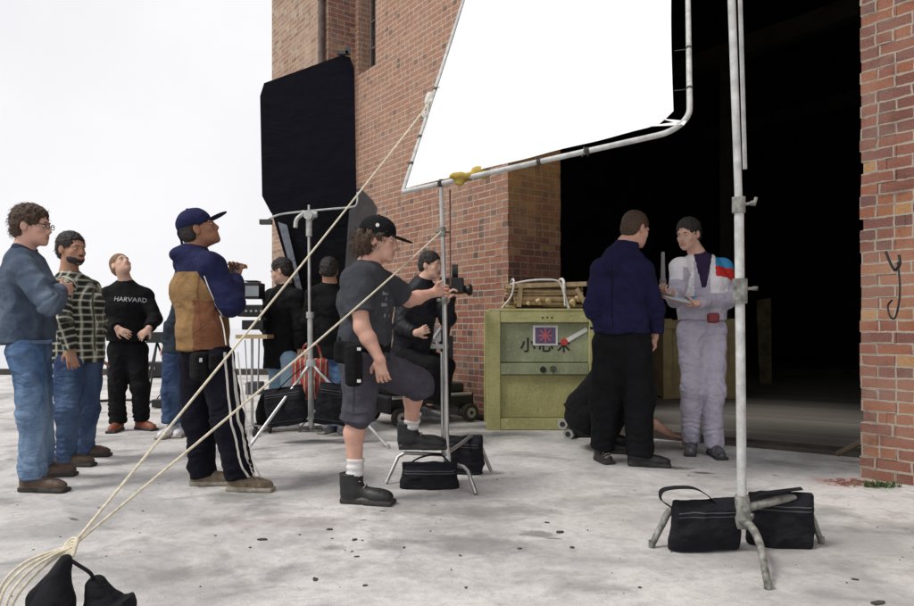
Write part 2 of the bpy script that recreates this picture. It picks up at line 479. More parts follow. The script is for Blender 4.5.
def hand_prims(w, d, nrm, side, curl=(.35, .5, .35), s=1.0, spread=.06, thumb=.6, idx=None):
    """w wrist, d finger direction, nrm palm normal (towards the palm side), side +1/-1 which way the thumb points across"""
    d = V(d).normalized(); nrm = V(nrm); nrm = (nrm-d*nrm.dot(d)).normalized(); x = d.cross(nrm)*side
    Rm = Matrix((x, d, nrm)).transposed(); T = lambda a, b, c: w+Rm@(V((a, b, c))*s)
    P = [ecap(T(0, -.01, 0), T(.002, .075, .0), x, (.026*s, .018*s), (.036*s, .0135*s), .015),
         ell(T(.024, .035, .008), (.016*s, .026*s, .014*s), Rm, .012)]
    for i, (ox, L) in enumerate(((.030, .072), (.0105, .080), (-.0095, .074), (-.0285, .060))):
        p = T(ox, .078, 0); ang = 0; cs = curl if idx is None or i else idx
        dirx = spread*(1.2-i*.8)
        r = (.0092, .0084, .0075, .0066)
        for j, (fr, cu) in enumerate(zip((.46, .30, .24), cs)):
            ang += cu
            v = (Rm@V((dirx, math.cos(ang), math.sin(ang)))).normalized(); q = p+v*L*fr*s
            P.append(cone(p, q, r[j]*s, r[j+1]*s, .004)); p = q
    p = T(.030, .018, .004); v1 = (Rm@V((.75, .62, .25+thumb*.3))).normalized(); q = p+v1*.040*s
    P.append(cone(p, q, .0125*s, .0105*s, .008))
    v2 = (Rm@V((.35, .85, .2+thumb*.6))).normalized(); P.append(cone(q, q+v2*.033*s, .0105*s, .0085*s, .004))
    return P

def eyes(c, R, s, parent, brow):
    for x in (-.031, .031):
        m = MB(); o = c+R@(V((x, .0775, .001))*s)
        for (r, off, mi) in ((.0110, 0, 0), (.0072, .0050, 1)):
            cc = o+R@(V((0, off, 0))*s); vs = []; fs = []; n, k = 10, 7
            for i in range(k+1):
                t = math.pi*i/k
                for j in range(n):
                    a = 2*math.pi*j/n; vs.append(cc+R@(V((math.sin(t)*math.cos(a)*1.15, math.cos(t), math.sin(t)*math.sin(a)*.46))*r*s))
            for i in range(k):
                for j in range(n): fs.append((i*n+j, i*n+(j+1) % n, (i+1)*n+(j+1) % n, (i+1)*n+j))
            m.add(vs, fs, mi)
        m.build('eye', [EYEW, IRIS], parent, smooth=True)
        g = 1 if x > 0 else -1; m = MB(); T = lambda a, b_, z: c+R@(V((a*g, b_, z))*s)
        m.tube([T(.012, .0905, .0195), T(.024, .0935, .0245), T(.038, .086, .0245), T(.049, .073, .019)], [.0022*s, .0034*s, .003*s, .0015*s], 6); m.build('eyebrow', brow, parent, smooth=True)

def hair_obj(style, c, R, s, mat, parent, vox, seed=1, capped=False):
    T = lambda x, y, z: c+R@(V((x, y, z))*s)
    P = [ell(T(0, -.022, .040), (.082*s, .100*s, .088*s), R, .02), ell(T(0, -.054, -.022), (.072*s, .060*s, .062*s), R, .03)]
    if style == 'full': P[0] = ell(T(0, -.018, .046), (.086*s, .103*s, .088*s), R, .02)
    if style in ('curly',):
        P += [ell(T(0, -.075, -.035), (.085*s, .058*s, .062*s), R, .03), ell(T(.07, -.035, -.03), (.025*s, .035*s, .05*s), R, .02), ell(T(-.07, -.035, -.03), (.025*s, .035*s, .05*s), R, .02)]
    # face opening
    P += [Prim('ell', .012, True, c=T(0, .110, -.035), r=(.074*s, .082*s, .112*s), R=R), Prim('box', .012, True, c=T(0, .10, -.10), r=(.105*s, .086*s, .10*s), R=R, rr=.03),
          Prim('box', .012, True, c=T(0, .03, -.115), r=(.11*s, .06*s, .09*s), R=R, rr=.02)]
    for x in (-1, 1):
        P.append(Prim('ell', .01, True, c=T(x*.085, -.012, -.016), r=(.03*s, .024*s, .034*s), R=R))
    amp = dict(short=.010, curly=.022, full=.012, crop=.004)[style]; fr = dict(short=60, curly=36, full=48, crop=90)[style]
    cut = [(T(0, 0, .035), R@V((0, 0, 1)))] if capped else None
    dp = lambda p: amp*(1-np.abs(vnoise(p*fr, seed))*3.2)*.8+.3*amp*vnoise(p*fr*2.3, seed+1)
    ob = sdf_mesh('hair', P, vox*.9, mat, parent, disp=dp, cut=cut)
    me = ob.data; off = V((0, 0, 0)); q = ob.parent
    while q is not None: off += q.location; q = q.parent
    rnd = random.Random(seed); m = MB(); ps = me.polygons
    L0 = dict(short=.016, curly=.030, full=.024, crop=.009)[style]*s; lift = dict(short=.5, curly=.9, full=.5, crop=.7)[style]
    flow = R@V((0, -.55, -.8))
    for i in range(dict(short=900, curly=1300, full=1200, crop=700)[style]):
        f = ps[rnd.randrange(len(ps))]; nn = f.normal; p0 = f.center+off-nn*.003
        if nn.z < -.5: continue
        tg = (flow-nn*flow.dot(nn)); tg = tg.normalized() if tg.length > .05 else V((1, 0, 0))
        tg = (tg+V((rnd.gauss(0, .5), rnd.gauss(0, .5), rnd.gauss(0, .5)))).normalized(); tg = (tg-nn*min(0, tg.dot(nn))).normalized()
        L = L0*rnd.uniform(.6, 1.3); w = nn.cross(tg).normalized()*rnd.uniform(.0012, .0024)
        p1 = p0+(tg*.8+nn*lift)*L*.55; p2 = p0+(tg*1.3+nn*lift*.5+V((0, 0, -.2)))*L
        m.add([p0-w, p0+w, p1+w*.8, p1-w*.8, p2], [(0, 1, 2, 3), (3, 2, 4)])
    m.build('hair_strands', mat, ob)
    return ob
def beard_obj(c, R, s, mat, parent, vox):
    T = lambda x, y, z: c+R@(V((x, y, z))*s)
    P = [ell(T(0, .030, -.070), (.0655*s, .068*s, .046*s), R, .02), ell(T(0, .070, -.098), (.026*s, .022*s, .021*s), R, .02),
         Prim('ell', .008, True, c=T(0, .105, -.062), r=(.022*s, .03*s, .010*s), R=R), Prim('box', .01, True, c=T(0, .06, -.005), r=(.1*s, .1*s, .05*s), R=R, rr=.01), Prim('box', .01, True, c=T(0, -.08, -.06), r=(.1*s, .1*s, .1*s), R=R, rr=.01)]
    P.append(ell(T(0, .096, -.049), (.026*s, .009*s, .006*s), R, .006))
    return sdf_mesh('beard', P, vox, mat, parent, disp=lambda p: .003*vnoise(p*120, 3))
def cap_obj(c, R, s, mat, parent, vox, brim_pitch=-.12, back=False, badge=None):
    T = lambda x, y, z: c+R@(V((x, y, z))*s)
    P = [ell(T(0, -.016, .046), (.090*s, .108*s, .092*s), R, .01)]
    up = R@V((0, 0, 1)); base = T(0, 0, .022)
    cut = [(base, -(up+R@V((0, .12, 0))))]
    crown = sdf_mesh('cap_crown', P, vox, mat, parent, cut=cut, disp=lambda p: .0025*vnoise(p*30, 3))
    Rb = R@Matrix.Rotation(brim_pitch, 3, 'X')
    P2 = [ell(c+R@(V((0, .085, .030))*s)+Rb@V((0, .035*s, 0)), (.072*s, .078*s, .0085), Rb, .01)]
    sdf_mesh('cap_brim', P2, vox*.8, mat, crown)
    m = MB(); bt = T(0, -.018, .138); m.box(bt, (.007, .007, .004), R); m.build('cap_button', mat, crown)
    if back:   # strap with its loose end behind the head
        m = MB(); m.tube(arc([T(.045, -.106, .03), T(0, -.125, .015), T(-.03, -.125, -.02), T(-.02, -.13, -.045)], 5), .008, 6)
        m.build('cap_strap', mat, crown)
    return crown

def shoe_obj(name, ank, toe_dir, ln, mats, parent, vox, boot=.0, ground=0.0, w=.045, pitch=0.0, lace=True):
    """ank: ankle joint; the sole rests on `ground`"""
    f = V((toe_dir[0], toe_dir[1], 0)).normalized(); R = frame(f, pitch)
    o = V((ank[0], ank[1], ground)); T = lambda x, y, z: o+R@V((x, y, z))
    ln = ln*.95; hb = -.072; tp = ln+hb
    P = [rbox(T(0, hb+ln*.27, .015), (w*.88, ln*.29, .015), R, .008, .004), rbox(T(0, hb+ln*.72, .013), (w*1.08, ln*.285, .013), R, .012, .004),
         ell(T(0, tp-.082, .040), (w*.97, .080, .036+(.010 if boot else .002)), R, .004), ell(T(0, -.025, .05), (w*.80, .053, .06), R, .02),
         cone(T(0, -.01, .075), T(0, tp-.105, .048), .043, .034, .03)]
    h = .10+boot
    bw = .012 if boot else 0
    P.append(ecap(T(0, -.02, .06), T(0, -.022, h), R@V((1, 0, 0)), (.043+bw, .055+bw), (.047+bw, .058+bw), .02, fb=True))
    cut = [(T(0, 0, .0), R@V((0, 0, -1)))]
    z0 = float(ground)+.026
    fn = lambda p, pid: (((p-np.array(o))@np.array(R@V((0, 0, 1)))) < .026).astype(int)
    ob = sdf_mesh(name, P, vox*.85, mats, parent, matfn=fn, disp=lambda p: .0035*vnoise(p*28, 5)+.002*vnoise(p*70, 6), cut=cut)
    if lace:
        m = MB()
        for i in range(4):
            y = .040+.026*i; z = .100-.0125*i+boot*.35*(1-i/4)
            m.tube([T(-.030, y-.006, z-.016), T(-.012, y, z+.001), T(.012, y+.003, z+.001), T(.030, y-.006, z-.016)], .0038, 5)
        m.build('laces', LACE, ob)
    return ob

def collar(o, mat, r=.078, h=.045, drop=.03, name='collar', lean=(0, 0, 0)):
    n = o['j']['neck']; hd = o['j']['head']; up = (V((0, 0, 1))*.7+(hd-n).normalized()*.3); a = n-V((0, 0, drop))+V(lean); b = a+up*h
    Q = [ecap(a, b, o['sv'], (r*1.15, r*.98), (r, r*.86), .02, fb=True), Prim('ecap', .008, True, a=a-V((0, 0, .02)), b=b+up*.05, side=o['sv'], wa=(r*.95, r*.80), wb=(r*.86, r*.74))]
    return sdf_mesh(name, Q, .0045, mat, o['top'], disp=folds(7, .004))
def seam(o, pts, mat, w=.008, d=(0, 1, 0), sd=(1, 0, 0), name='seam', which='topb', par='top', off=.003):
    return ribbon(o[which], [W(*p) for p in pts], sd, d, w, off).build(name, mat, o[par])

def person(label, Y0, J, face, skin='pale', hair=None, group=None, hs=1.0, pitch=0., roll=0., tf=None, hands=None, top=None, legs=None, shoes=None, cap=None, beard=None, bare_arm=False, bare_leg=False, lean=None, seed=1, vox=None, cat='person', root=None, eyes_on=True, neckr=.056, ground=(0, 0)):
    """J: joints as (px, py, dY) read off the photograph at the person's own distance"""
    vox = vox or max(.0048, Y0*.00118)
    j = {k: W(a, b, Y0+c) for k, (a, b, c) in J.items()}
    rt = thing('person', label, cat, root or (j['pelvis'].x, j['pelvis'].y, 0), group)
    hd = j['head']; R = frame(face, pitch, roll)
    tfv = V((*(tf or face), 0)).normalized(); sv = tfv.cross(V((0, 0, 1)))   # the person's right
    p, n = j['pelvis'], j['neck']
    P = head_prims(hd, R, hs, n, neckr)
    nh = len(P)
    th = 1.0
    cst = j.get('chest', p.lerp(n, .66))
    P += [ecap(p-V((0, 0, .04)), p.lerp(cst, .5), sv, (.135, .095), (.125, .085), .05), ecap(p.lerp(cst, .5), cst, sv, (.125, .085), (.145, .095), .05),
          ecap(cst, n-(n-cst)*.25, sv, (.145, .095), (.10, .07), .05), cone(n-(n-cst)*.3, n, .06, .055, .04)]
    for S in 'RL':
        if 'sh'+S not in j: continue
        ra = (.048, .042, .030) if not bare_arm else (.052, .044, .031)
        P += [cone(n.lerp(cst, .3), j['sh'+S], .05, .055, .04), cone(j['sh'+S], j['el'+S], ra[0], ra[1], .03),
              cone(j['el'+S], j['el'+S].lerp(j['wr'+S], .35), ra[1], ra[1]*.98, .02), cone(j['el'+S].lerp(j['wr'+S], .35), j['wr'+S], ra[1]*.98, .0265, .02)]
        if hands and S in hands: P += hand_prims(j['wr'+S], *hands[S][:3], **(hands[S][3] if len(hands[S]) > 3 else {}))
    for S in 'RL':
        if 'hp'+S not in j: continue
        kk = j['kn'+S]; aa = j['an'+S]; calf = kk.lerp(aa, .32)
        bk = -V((*(tf or face), 0)).normalized()*.018
        P += [cone(j['hp'+S], kk, .078, .052, .05), cone(kk, calf+bk, .050, .056 if bare_leg else .048, .03), cone(calf+bk, aa, .056 if bare_leg else .048, .036, .03)]
    Rt = np.array(R)
    def mf(q, pid):
        l = (q-np.array(hd))@Rt/hs; mi = np.zeros(len(q), int)
        lip = (np.abs(l[:, 0]) < .024) & (l[:, 2] > -.077) & (l[:, 2] < -.054) & (l[:, 1] > .083)
        brow = (np.abs(l[:, 0]) > .012) & (np.abs(l[:, 0]) < .050) & (l[:, 2] > .017) & (l[:, 2] < .028) & (l[:, 1] > .05)
        mi[lip] = 1; return mi
    body = sdf_mesh('body', P, vox*.93, [SK[skin], LIP, HB[(hair or ('x', 'dark'))[1]]], rt, matfn=mf, disp=lambda q: .0015*vnoise(q*35, seed))
    if eyes_on: eyes(hd, R, hs, body, HB[(hair or ('x', 'dark'))[1]])
    if hair: hair_obj(hair[0], hd, R, hs, HB[hair[1]], rt, vox, seed, bool(cap))
    if beard: beard_obj(hd, R, hs, HB[beard], rt, vox)
    if cap: cap_obj(hd, R, hs, cap[0], rt, vox*.9, *cap[1:])
    out = dict(root=rt, j=j, R=R, sv=sv, tf=tfv, body=body)
    # ---- upper garment
    if top:
        t = top; pf = t.get('puff', .02); hem = j.get('hem', p-V((0, 0, .06)))
        w = t.get('w', 1.0)
        Q = [ecap(hem, p.lerp(cst, .35), sv, ((.155+pf)*w, .115+pf), ((.142+pf)*w, .105+pf), .05, ), ecap(p.lerp(cst, .35), cst, sv, ((.142+pf)*w, .105+pf), ((.158+pf)*w, .112+pf), .05),
             ecap(cst, n-(n-cst)*.3, sv, ((.158+pf)*w, .112+pf), (.115+pf, .08+pf*.6), .06), cone(n-(n-cst)*.35, n-(n-cst)*.08, .085, .066+t.get('collar', 0), .05)]
        sl = t.get('sleeve', 'long'); rr = t.get('sr', (.072, .060, .046)); nslv = len(Q)
        for S in 'RL':
            if 'sh'+S not in j: continue
            Q.append(cone(n.lerp(cst, .36), j['sh'+S]-V((0, 0, .012)), .058+pf*.3, rr[0]*.93, .05))
            if sl == 'long':
                Q += [cone(j['sh'+S]-V((0, 0, .012)), j['el'+S], rr[0]*.93, rr[1], .03), cone(j['el'+S], j['wr'+S]+(j['wr'+S]-j['el'+S]).normalized()*t.get('cuff', -.01), rr[1]*1.0, rr[2], .03, fb=True)]
            else:
                e = j['sh'+S].lerp(j['el'+S], t.get('short', .62)); Q.append(cone(j['sh'+S], e, rr[0], rr[1]*1.08, .03, fb=True))
        Q += t.get('extra', lambda o: [])(out)
        crs = [(tuple(p-V((0, 0, .0))), (0, 0, 1), .20, .014, 11)]
        for S in 'RL':
            if 'sh'+S not in j: continue
            ua = (j['el'+S]-j['sh'+S]).normalized(); fa_ = (j['wr'+S]-j['el'+S]).normalized()
            if sl == 'long':
                crs.append((tuple(j['el'+S]), tuple((ua+fa_).normalized()), .12, .022, 20)); crs.append((tuple(j['wr'+S]-fa_*.05), tuple(fa_), .08, .014, 26))
            crs.append((tuple(j['sh'+S].lerp(cst, .45)-V((0, 0, .05))), tuple((sv*(1 if S == 'R' else -1)*.6+V((0, 0, -.8))).normalized()), .15, .016, 13))
        cut = [(hem, (p-cst).normalized() if t.get('tilt') else V((0, 0, -1)))]
        # head room so the neck can come out of the collar
        if t.get('hoodcut', True): Q.append(Prim('cone', .012, True, a=n-(n-hd)*.0+V((0, 0, .004)), b=hd, ra=.058, rb=.075))
        o, bv = sdf_mesh(t.get('name', 'jacket'), Q, vox, t['mats'], rt, matfn=(lambda q, pid: t['matfn'](q, pid, out)) if t.get('matfn') else None,
                        disp=crease_disp(folds(seed, t.get('fold', .009), t.get('ff', (9, 9, 7))), crs), extra='bvh', puv=t.get('puv'), cut=cut)
        out['top'] = o; out['topb'] = bv
    if legs:
        t = legs; lr = t.get('r', (.105, .078, .066)); wst = j.get('waist', p+V((0, 0, .07)))
        Q = [ecap(wst, p-V((0, 0, .03)), sv, (.135+t.get('puff', 0), .10+t.get('puff', 0)), (.150+t.get('puff', 0), .112+t.get('puff', 0)), .05)]
        crl = [(tuple(p-V((0, 0, .10))+tfv*.06), tuple((V((0, 0, 1))+sv*.5).normalized()), .17, .016, 14)]
        for S in 'RL':
            if 'hp'+S not in j: continue
            a1 = (j['kn'+S]-j['hp'+S]).normalized(); a2 = (j['an'+S]-j['kn'+S]).normalized()
            crl.append((tuple(j['kn'+S]), tuple((a1+a2+sv*.25).normalized()), .14, .020, 17))
            if not t.get('short'):
                crl.append((tuple(j['an'+S]-a2*.06), tuple(a2), .13, .026, 22)); crl.append((tuple(j['kn'+S].lerp(j['an'+S], .5)), tuple((a2+sv*.4).normalized()), .14, .010, 13))
            else: crl.append((tuple(j['hp'+S].lerp(j['kn'+S], .5)), tuple((a1+sv*.5).normalized()), .16, .020, 14))
        for S in 'RL':
            if 'hp'+S not in j: continue
            kk = j['kn'+S]; aa = j['an'+S]
            if t.get('short'):
                e = kk.lerp(aa, t['short'][0]) if t['short'][0] >= 0 else j['hp'+S].lerp(kk, 1+t['short'][0])
                Q += [cone(j['hp'+S], kk, lr[0], lr[1], .06), cone(kk, e, lr[1], lr[2], .03, fb=True)]
                if t.get('seat'): pass
            else:
                Q += [cone(j['hp'+S], kk, lr[0], lr[1], .06), cone(kk, aa-V((0, 0, t.get('drop', .02))), lr[1], lr[2], .04, fb=True)]
        o, bv = sdf_mesh(t.get('name', 'trousers'), Q, vox, t['mats'], rt, disp=crease_disp(folds(seed+20, t.get('fold', .010), t.get('ff', (8, 8, 7))), crl), extra='bvh', matfn=(lambda q, pid: t['matfn'](q, pid, out)) if t.get('matfn') else None)
        out['legs'] = o; out['legb'] = bv
    if shoes:
        for i, S in enumerate('RL'):
            if S not in shoes: continue
            q = shoes[S]; shoe_obj(shoes.get('name', 'shoe'), j['an'+S], q[0], q[1], shoes['mats'], rt, vox, boot=shoes.get('boot', 0), ground=q[2] if len(q) > 2 else 0.0, w=shoes.get('w', .045), pitch=q[3] if len(q) > 3 else 0, lace=shoes.get('lace', True))
    return out
BLACKC = cloth('black_cloth', (.0065, .0065, .008), .35, fold=.6)
NAVY = cloth('navy_cloth', (.018, .022, .07), .3)
DENIM = cloth('blue_denim', (.06, .115, .225), .3, fade=(.22, .32, .46), fold=.8, folds=9)
DENIM_D = cloth('dark_denim', (.034, .058, .13), .3, fade=(.10, .16, .27), fold=.8, folds=9)
DENIM_P = cloth('faded_denim', (.22, .36, .48), .2, fade=(.45, .55, .62), fold=.8)
BROWN_SHOE = simple('brown_leather', (.07, .04, .025), .55, .4, 20, bump=.4)
RED_SHOE = simple('red_brown_leather', (.22, .06, .03), .55, .3, 20, bump=.3)
WHITE_SHOE = simple('white_leather', (.62, .62, .64), .5, .15, 20)
GREY_SHOE = simple('grey_suede', (.25, .26, .30), .7, .2, 20)
BUCKLE = simple('dull_metal', (.45, .44, .42), .4, metal=.8)
DOWN = (0, 0, -1)
CREW = 'crew members standing about on the concrete'

# -- 1 man at the far left, arms folded
BLUEGREY = cloth('blue_grey_jacket', (.058, .082, .125), .3, fade=(.13, .17, .23))
o = person('man with glasses, blue-grey jacket, blue jeans and folded arms at the left edge', 4.45,
    dict(head=(32, 226, 0), neck=(23, 252, 0), chest=(26, 285, 0), pelvis=(29, 346, 0), hem=(29, 343, 0), shR=(23, 268, -.19), elR=(49, 304, -.27), wrR=(60, 290, -.02),
         shL=(30, 268, .19), elL=(52, 303, .22), wrL=(58, 300, -.05), hpR=(28, 352, -.09), knR=(33, 415, -.11), anR=(33, 474, -.10), hpL=(32, 352, .09), knL=(40, 412, .20), anL=(42, 466, .34)),
    (1, .12), 'rosy', ('full', 'brown'), CREW, 1.03, pitch=-.05, tf=(1, .05),
    hands=dict(R=((.2, .9, .1), (-1, 0, 0), 1, dict(curl=(.3, .5, .4))), L=((.3, -.9, .2), (-1, 0, 0), -1)),
    top=dict(mats=[BLUEGREY], puff=.032, sr=(.078, .068, .050), collar=.012, fold=.013),
    legs=dict(name='jeans', mats=[DENIM], r=(.106, .080, .072), fold=.011, drop=.02), shoes=dict(mats=[BROWN_SHOE, SOLE_DARK], R=((1, -.1), .31), L=((1, .1), .31)), seed=2)
j, R = o['j'], o['R']
m = MB()
for x in (-.033, .033):
    c = j['head']+R@V((x, .108, .001)); ring = [c+R@V((math.cos(t)*.024, 0, math.sin(t)*.016)) for t in [2*math.pi*k/16 for k in range(17)]]
    m.tube(ring, .0026, 5, caps=False); s = 1 if x > 0 else -1
    m.tube([c+R@V((s*.024, 0, .006)), j['head']+R@V((s*.079, .07, .010)), j['head']+R@V((s*.082, -.005, .006))], .0026, 5)
m.tube([j['head']+R@V((-.010, .110, .003)), j['head']+R@V((.010, .110, .003))], .0024, 5)
m.build('glasses', simple('spectacle_frame', (.01, .01, .01), .3), o['root'])
seam(o, [(16, 340, 4.2), (30, 342, 4.2), (44, 342, 4.2), (52, 341, 4.2)], cloth('hem_blue', (.05, .075, .12)), .022, sd=(0, 0, 1), name='hem_band')
Q = [ecap(j['neck']+V((0, 0, -.035)), j['neck']+V((.012, 0, .018)), (0, 1, 0), (.088, .078), (.082, .07), .02)]
Q.append(Prim('cone', .01, True, a=j['neck']+V((0, 0, -.02)), b=j['head'], ra=.062, rb=.075))
sdf_mesh('collar', Q, .005, cloth('collar_navy', (.03, .045, .085)), o['root'], disp=folds(3, .004))

# -- 2 plaid shirt
def plaid_mat():
    m, nt, b = newmat('plaid_shirt'); h = N(nt)
    at = h.n('ShaderNodeAttribute', attribute_name='puv').outputs['Vector']
    wv = h.n('ShaderNodeTexCoord').outputs['Object']
    sp = h.n('ShaderNodeSeparateXYZ'); h.l(at, sp.inputs[0])
    nz = h.noise(wv, 9, 3)
    def stripes(x, off, per, w):
        f = h.math('FRACT', h.math('ADD', h.math('DIVIDE', h.math('ADD', x, h.math('MULTIPLY', nz, .012)), per), off)); return h.math('LESS_THAN', h.math('ABSOLUTE', h.math('SUBTRACT', f, .5)), w)
    a = stripes(sp.outputs[0], 0, .052, .12); c = stripes(sp.outputs[1], .3, .052, .12)
    a2 = stripes(sp.outputs[0], .5, .052, .27); c2 = stripes(sp.outputs[1], .8, .052, .27)
    base = h.mix(h.math('MULTIPLY', h.math('ADD', a2, c2), .5), (.11, .13, .085), (.008, .01, .01))
    col = h.mix(h.math('MULTIPLY', h.math('ADD', a, c), .55, clamp=True), base, (.62, .60, .50))
    h.l(col, b.inputs['Base Color']); b.inputs['Roughness'].default_value = .9
    h.l(h.bump(h.noise(wv, 8, 4, .5, 1), .5, .05), b.inputs['Normal'])
    return m
o = person('bearded dark-haired man in green and cream plaid shirt and jeans', 5.25,
    dict(head=(72, 249, 0), neck=(69, 274, .03), chest=(76, 305, .03), pelvis=(78, 358, .05), hem=(78, 362, .05), shR=(60, 287, -.16), elR=(63, 322, -.26), wrR=(71, 350, -.24),
         shL=(90, 287, .20), elL=(99, 325, .26), wrL=(97, 358, .14), hpR=(70, 366, -.05), knR=(67, 412, -.15), anR=(66, 457, -.10), hpL=(88, 364, .12), knL=(88, 408, .12), anL=(84, 448, .28)),
    (1, -.45), 'tan', ('short', 'dark'), CREW, 1.02, pitch=-.05, tf=(.8, -.6), beard='dark',
    hands=dict(R=((.12, 0, -1), (-.3, .9, 0), -1, dict(curl=(.35, .5, .4))), L=((0, 0, -1), (0, 1, 0), 1)),
    top=dict(name='shirt', mats=[plaid_mat()], puff=.03, sr=(.070, .058, .046), collar=.01, puv=lambda i: i >= 4, fold=.010),
    legs=dict(name='jeans', mats=[DENIM_D], r=(.100, .074, .068), drop=.02), shoes=dict(mats=[BROWN_SHOE, SOLE_DARK], R=((1, -.05), .30), L=((1, .05), .29)), seed=5)

collar(o, cloth('shirt_collar', (.30, .30, .22), .3), .078, .035, .03)
seam(o, [(84, 275, 5.0), (86, 310, 5.0), (87, 352, 5.0)], cloth('placket', (.10, .12, .09), .4), .012, (-.3, 1, 0), name='placket')
# -- 3 man in black sweatshirt
o = person('fair-haired man in black sweatshirt with white chest lettering, looking up', 6.9,
    dict(head=(121, 265, 0), neck=(126, 283, .04), chest=(126, 305, .05), pelvis=(127, 344, .06), hem=(127, 341, .05), shR=(107, 294, 0), elR=(103, 322, -.02), wrR=(117, 328, -.17),
         shL=(146, 294, .06), elL=(155, 319, .03), wrL=(149, 328, -.15), hpR=(119, 350, .05), knR=(117, 386, 0), anR=(118, 421, .02), hpL=(137, 350, .08), knL=(140, 386, .04), anL=(142, 418, .10)),
    (.75, -.55), 'pale', ('crop', 'fair'), CREW, 1.0, pitch=.62, tf=(.28, -.96),
    hands=dict(R=((.9, -.1, -.5), (0, 1, -.2), -1, dict(curl=(.3, .3, .2))), L=((-.75, -.1, -.7), (0, 1, -.2), 1, dict(curl=(.3, .3, .2)))),
    top=dict(name='sweatshirt', mats=[BLACKC], puff=.032, sr=(.075, .066, .050), collar=.012, w=1.02),
    legs=dict(mats=[BLACKC], r=(.104, .080, .076), drop=.02), shoes=dict(mats=[RED_SHOE, SOLE_DARK], R=((.1, -1), .29), L=((.85, -.5), .29)), seed=8)
ctr = W(132.5, 300, 6.9-.02)
vs, fs = text_mb('HARVARD', .062, ctr, (1, .25, -.05), (0, .1, 1))
me = bpy.data.meshes.new('chest_lettering'); me.from_pydata([raydrop(o['topb'], v, (0, 1, 0), .006) for v in vs], [], fs)
me.materials.append(simple('white_print', (.42, .41, .43), .8, .5, 60)); link('chest_lettering', me, o['root'])

# -- 4 man with cap, navy and tan jacket, striped trousers
TAN = cloth('tan_cloth', (.25, .145, .06), .25, fade=(.34, .21, .10)); TANR = cloth('rust_cloth', (.20, .085, .045), .3)
NAVYB = cloth('bright_navy', (.013, .016, .060), .3); NAVYD = cloth('deep_navy', (.014, .013, .052), .35)
def mf4(q, pid, o):
    # navy yoke and sleeves, tan back panel, rust side
    z = q[:, 2]; c = np.array(o['j']['chest']); sv = np.array(o['sv']); u = (q-c)@sv
    mi = np.zeros(len(q), int); body = (pid < 4)
    yoke = 1.335
    mi[body & (z < yoke)] = 1; mi[body & (z < 1.16) & (u > .17)] = 2
    return mi
o = person('man in navy cap, navy and tan jacket and white-striped tracksuit trousers, looking up', 4.41,
    dict(head=(199, 229, 0), neck=(194, 250, .0), chest=(199, 290, 0), pelvis=(204, 350, 0), hem=(203, 349, 0), shR=(212, 264, -.14), elR=(231, 303, -.14), wrR=(236, 279, .08),
         shL=(188, 262, .16), elL=(222, 300, .28), wrL=(234, 279, .16), hpR=(216, 360, -.07), knR=(227, 420, -.10), anR=(240, 476, -.04), hpL=(197, 360, .08), knL=(199, 420, .12), anL=(203, 476, .12)),
    (.95, .25), 'brown', ('crop', 'dark'), CREW, 1.0, pitch=.40, tf=(.82, .57), cap=(NAVYB, .10, True),
    hands=dict(R=((.1, .3, 1), (.2, 1, 0), 1, dict(curl=(.6, .9, .6))), L=((.15, -.2, 1), (.2, -1, 0), -1, dict(curl=(.6, .9, .6)))),
    top=dict(mats=[NAVYB, TAN, TANR], matfn=mf4, puff=.040, sr=(.084, .072, .050), collar=.014, fold=.012, w=1.02,
             extra=lambda o: [ell(o['j']['neck']+V((-.05, -.02, -.035)), (.085, .09, .05), None, .03)]),
    legs=dict(name='tracksuit_trousers', mats=[cloth('tracksuit_navy', (.0045, .0045, .011), .3)], r=(.112, .088, .080), drop=.0, fold=.012),
    shoes=dict(mats=[simple('taupe_suede', (.16, .12, .08), .8, .5, 25, bump=.4), SOLE_PALE], R=((1, -.12), .30), L=((1, .02), .29)), seed=11)
j = o['j']; b = o['legb']
WS = cloth('white_stripe', (.72, .70, .64), .05, fold=0)
for k in range(3):
    dx = (k-1)*.034
    pts = [W(232, 352, 4.3)+V((dx, 0, 0)), W(236, 385, 4.3)+V((dx, 0, 0)), W(241, 420, 4.3)+V((dx, 0, 0)), W(246, 455, 4.3)+V((dx, 0, 0)), W(250, 468, 4.3)+V((dx*1.1, 0, 0)), W(256, 478, 4.35)+V((dx*.9, 0, 0))]
    ribbon(b, pts, (1, 0, 0), (0, 1, 0), .011, .005).build('trouser_stripe', WS, o['legs'])
# white piping on the sleeve side
ribbon(o['topb'], [W(204, 276, 4.2), W(212, 300, 4.2), W(222, 322, 4.2), W(226, 345, 4.2)], (1, 0, 0), (0, 1, 0), .008, .004).build('piping', WS, o['top'])
m = sdf_mesh('belt_pouch', [rbox(W(199, 366, 4.24), (.062, .045, .085), frame((.8, .6)), .03, .01), rbox(W(214, 362, 4.2), (.035, .03, .05), frame((.9, .4)), .02, .01)], .006, BLACKC, o['root'], disp=folds(4, .004))
mm = MB(); mm.box(W(199, 360, 4.185), (.020, .004, .012)); mm.build('buckle', BUCKLE, m)
hd = MB(); hd.tube([W(233, 272, 4.5), W(239, 264, 4.52)], .014, 8); hd.tube([W(237, 268, 4.51), W(240, 270, 4.51)], .02, 8)
tag(hd.build('light_meter', simple('black_plastic', (.015, .015, .015), .4)), 'small black hand-held meter in the raised hands of the man with the tan jacket', 'light meter')

collar(o, NAVYB, .088, .05, .045, 'hood_roll', (-.02, -.01, 0))
seam(o, [(198, 274, 4.2), (197, 310, 4.2), (200, 342, 4.2)], TANR, .006)
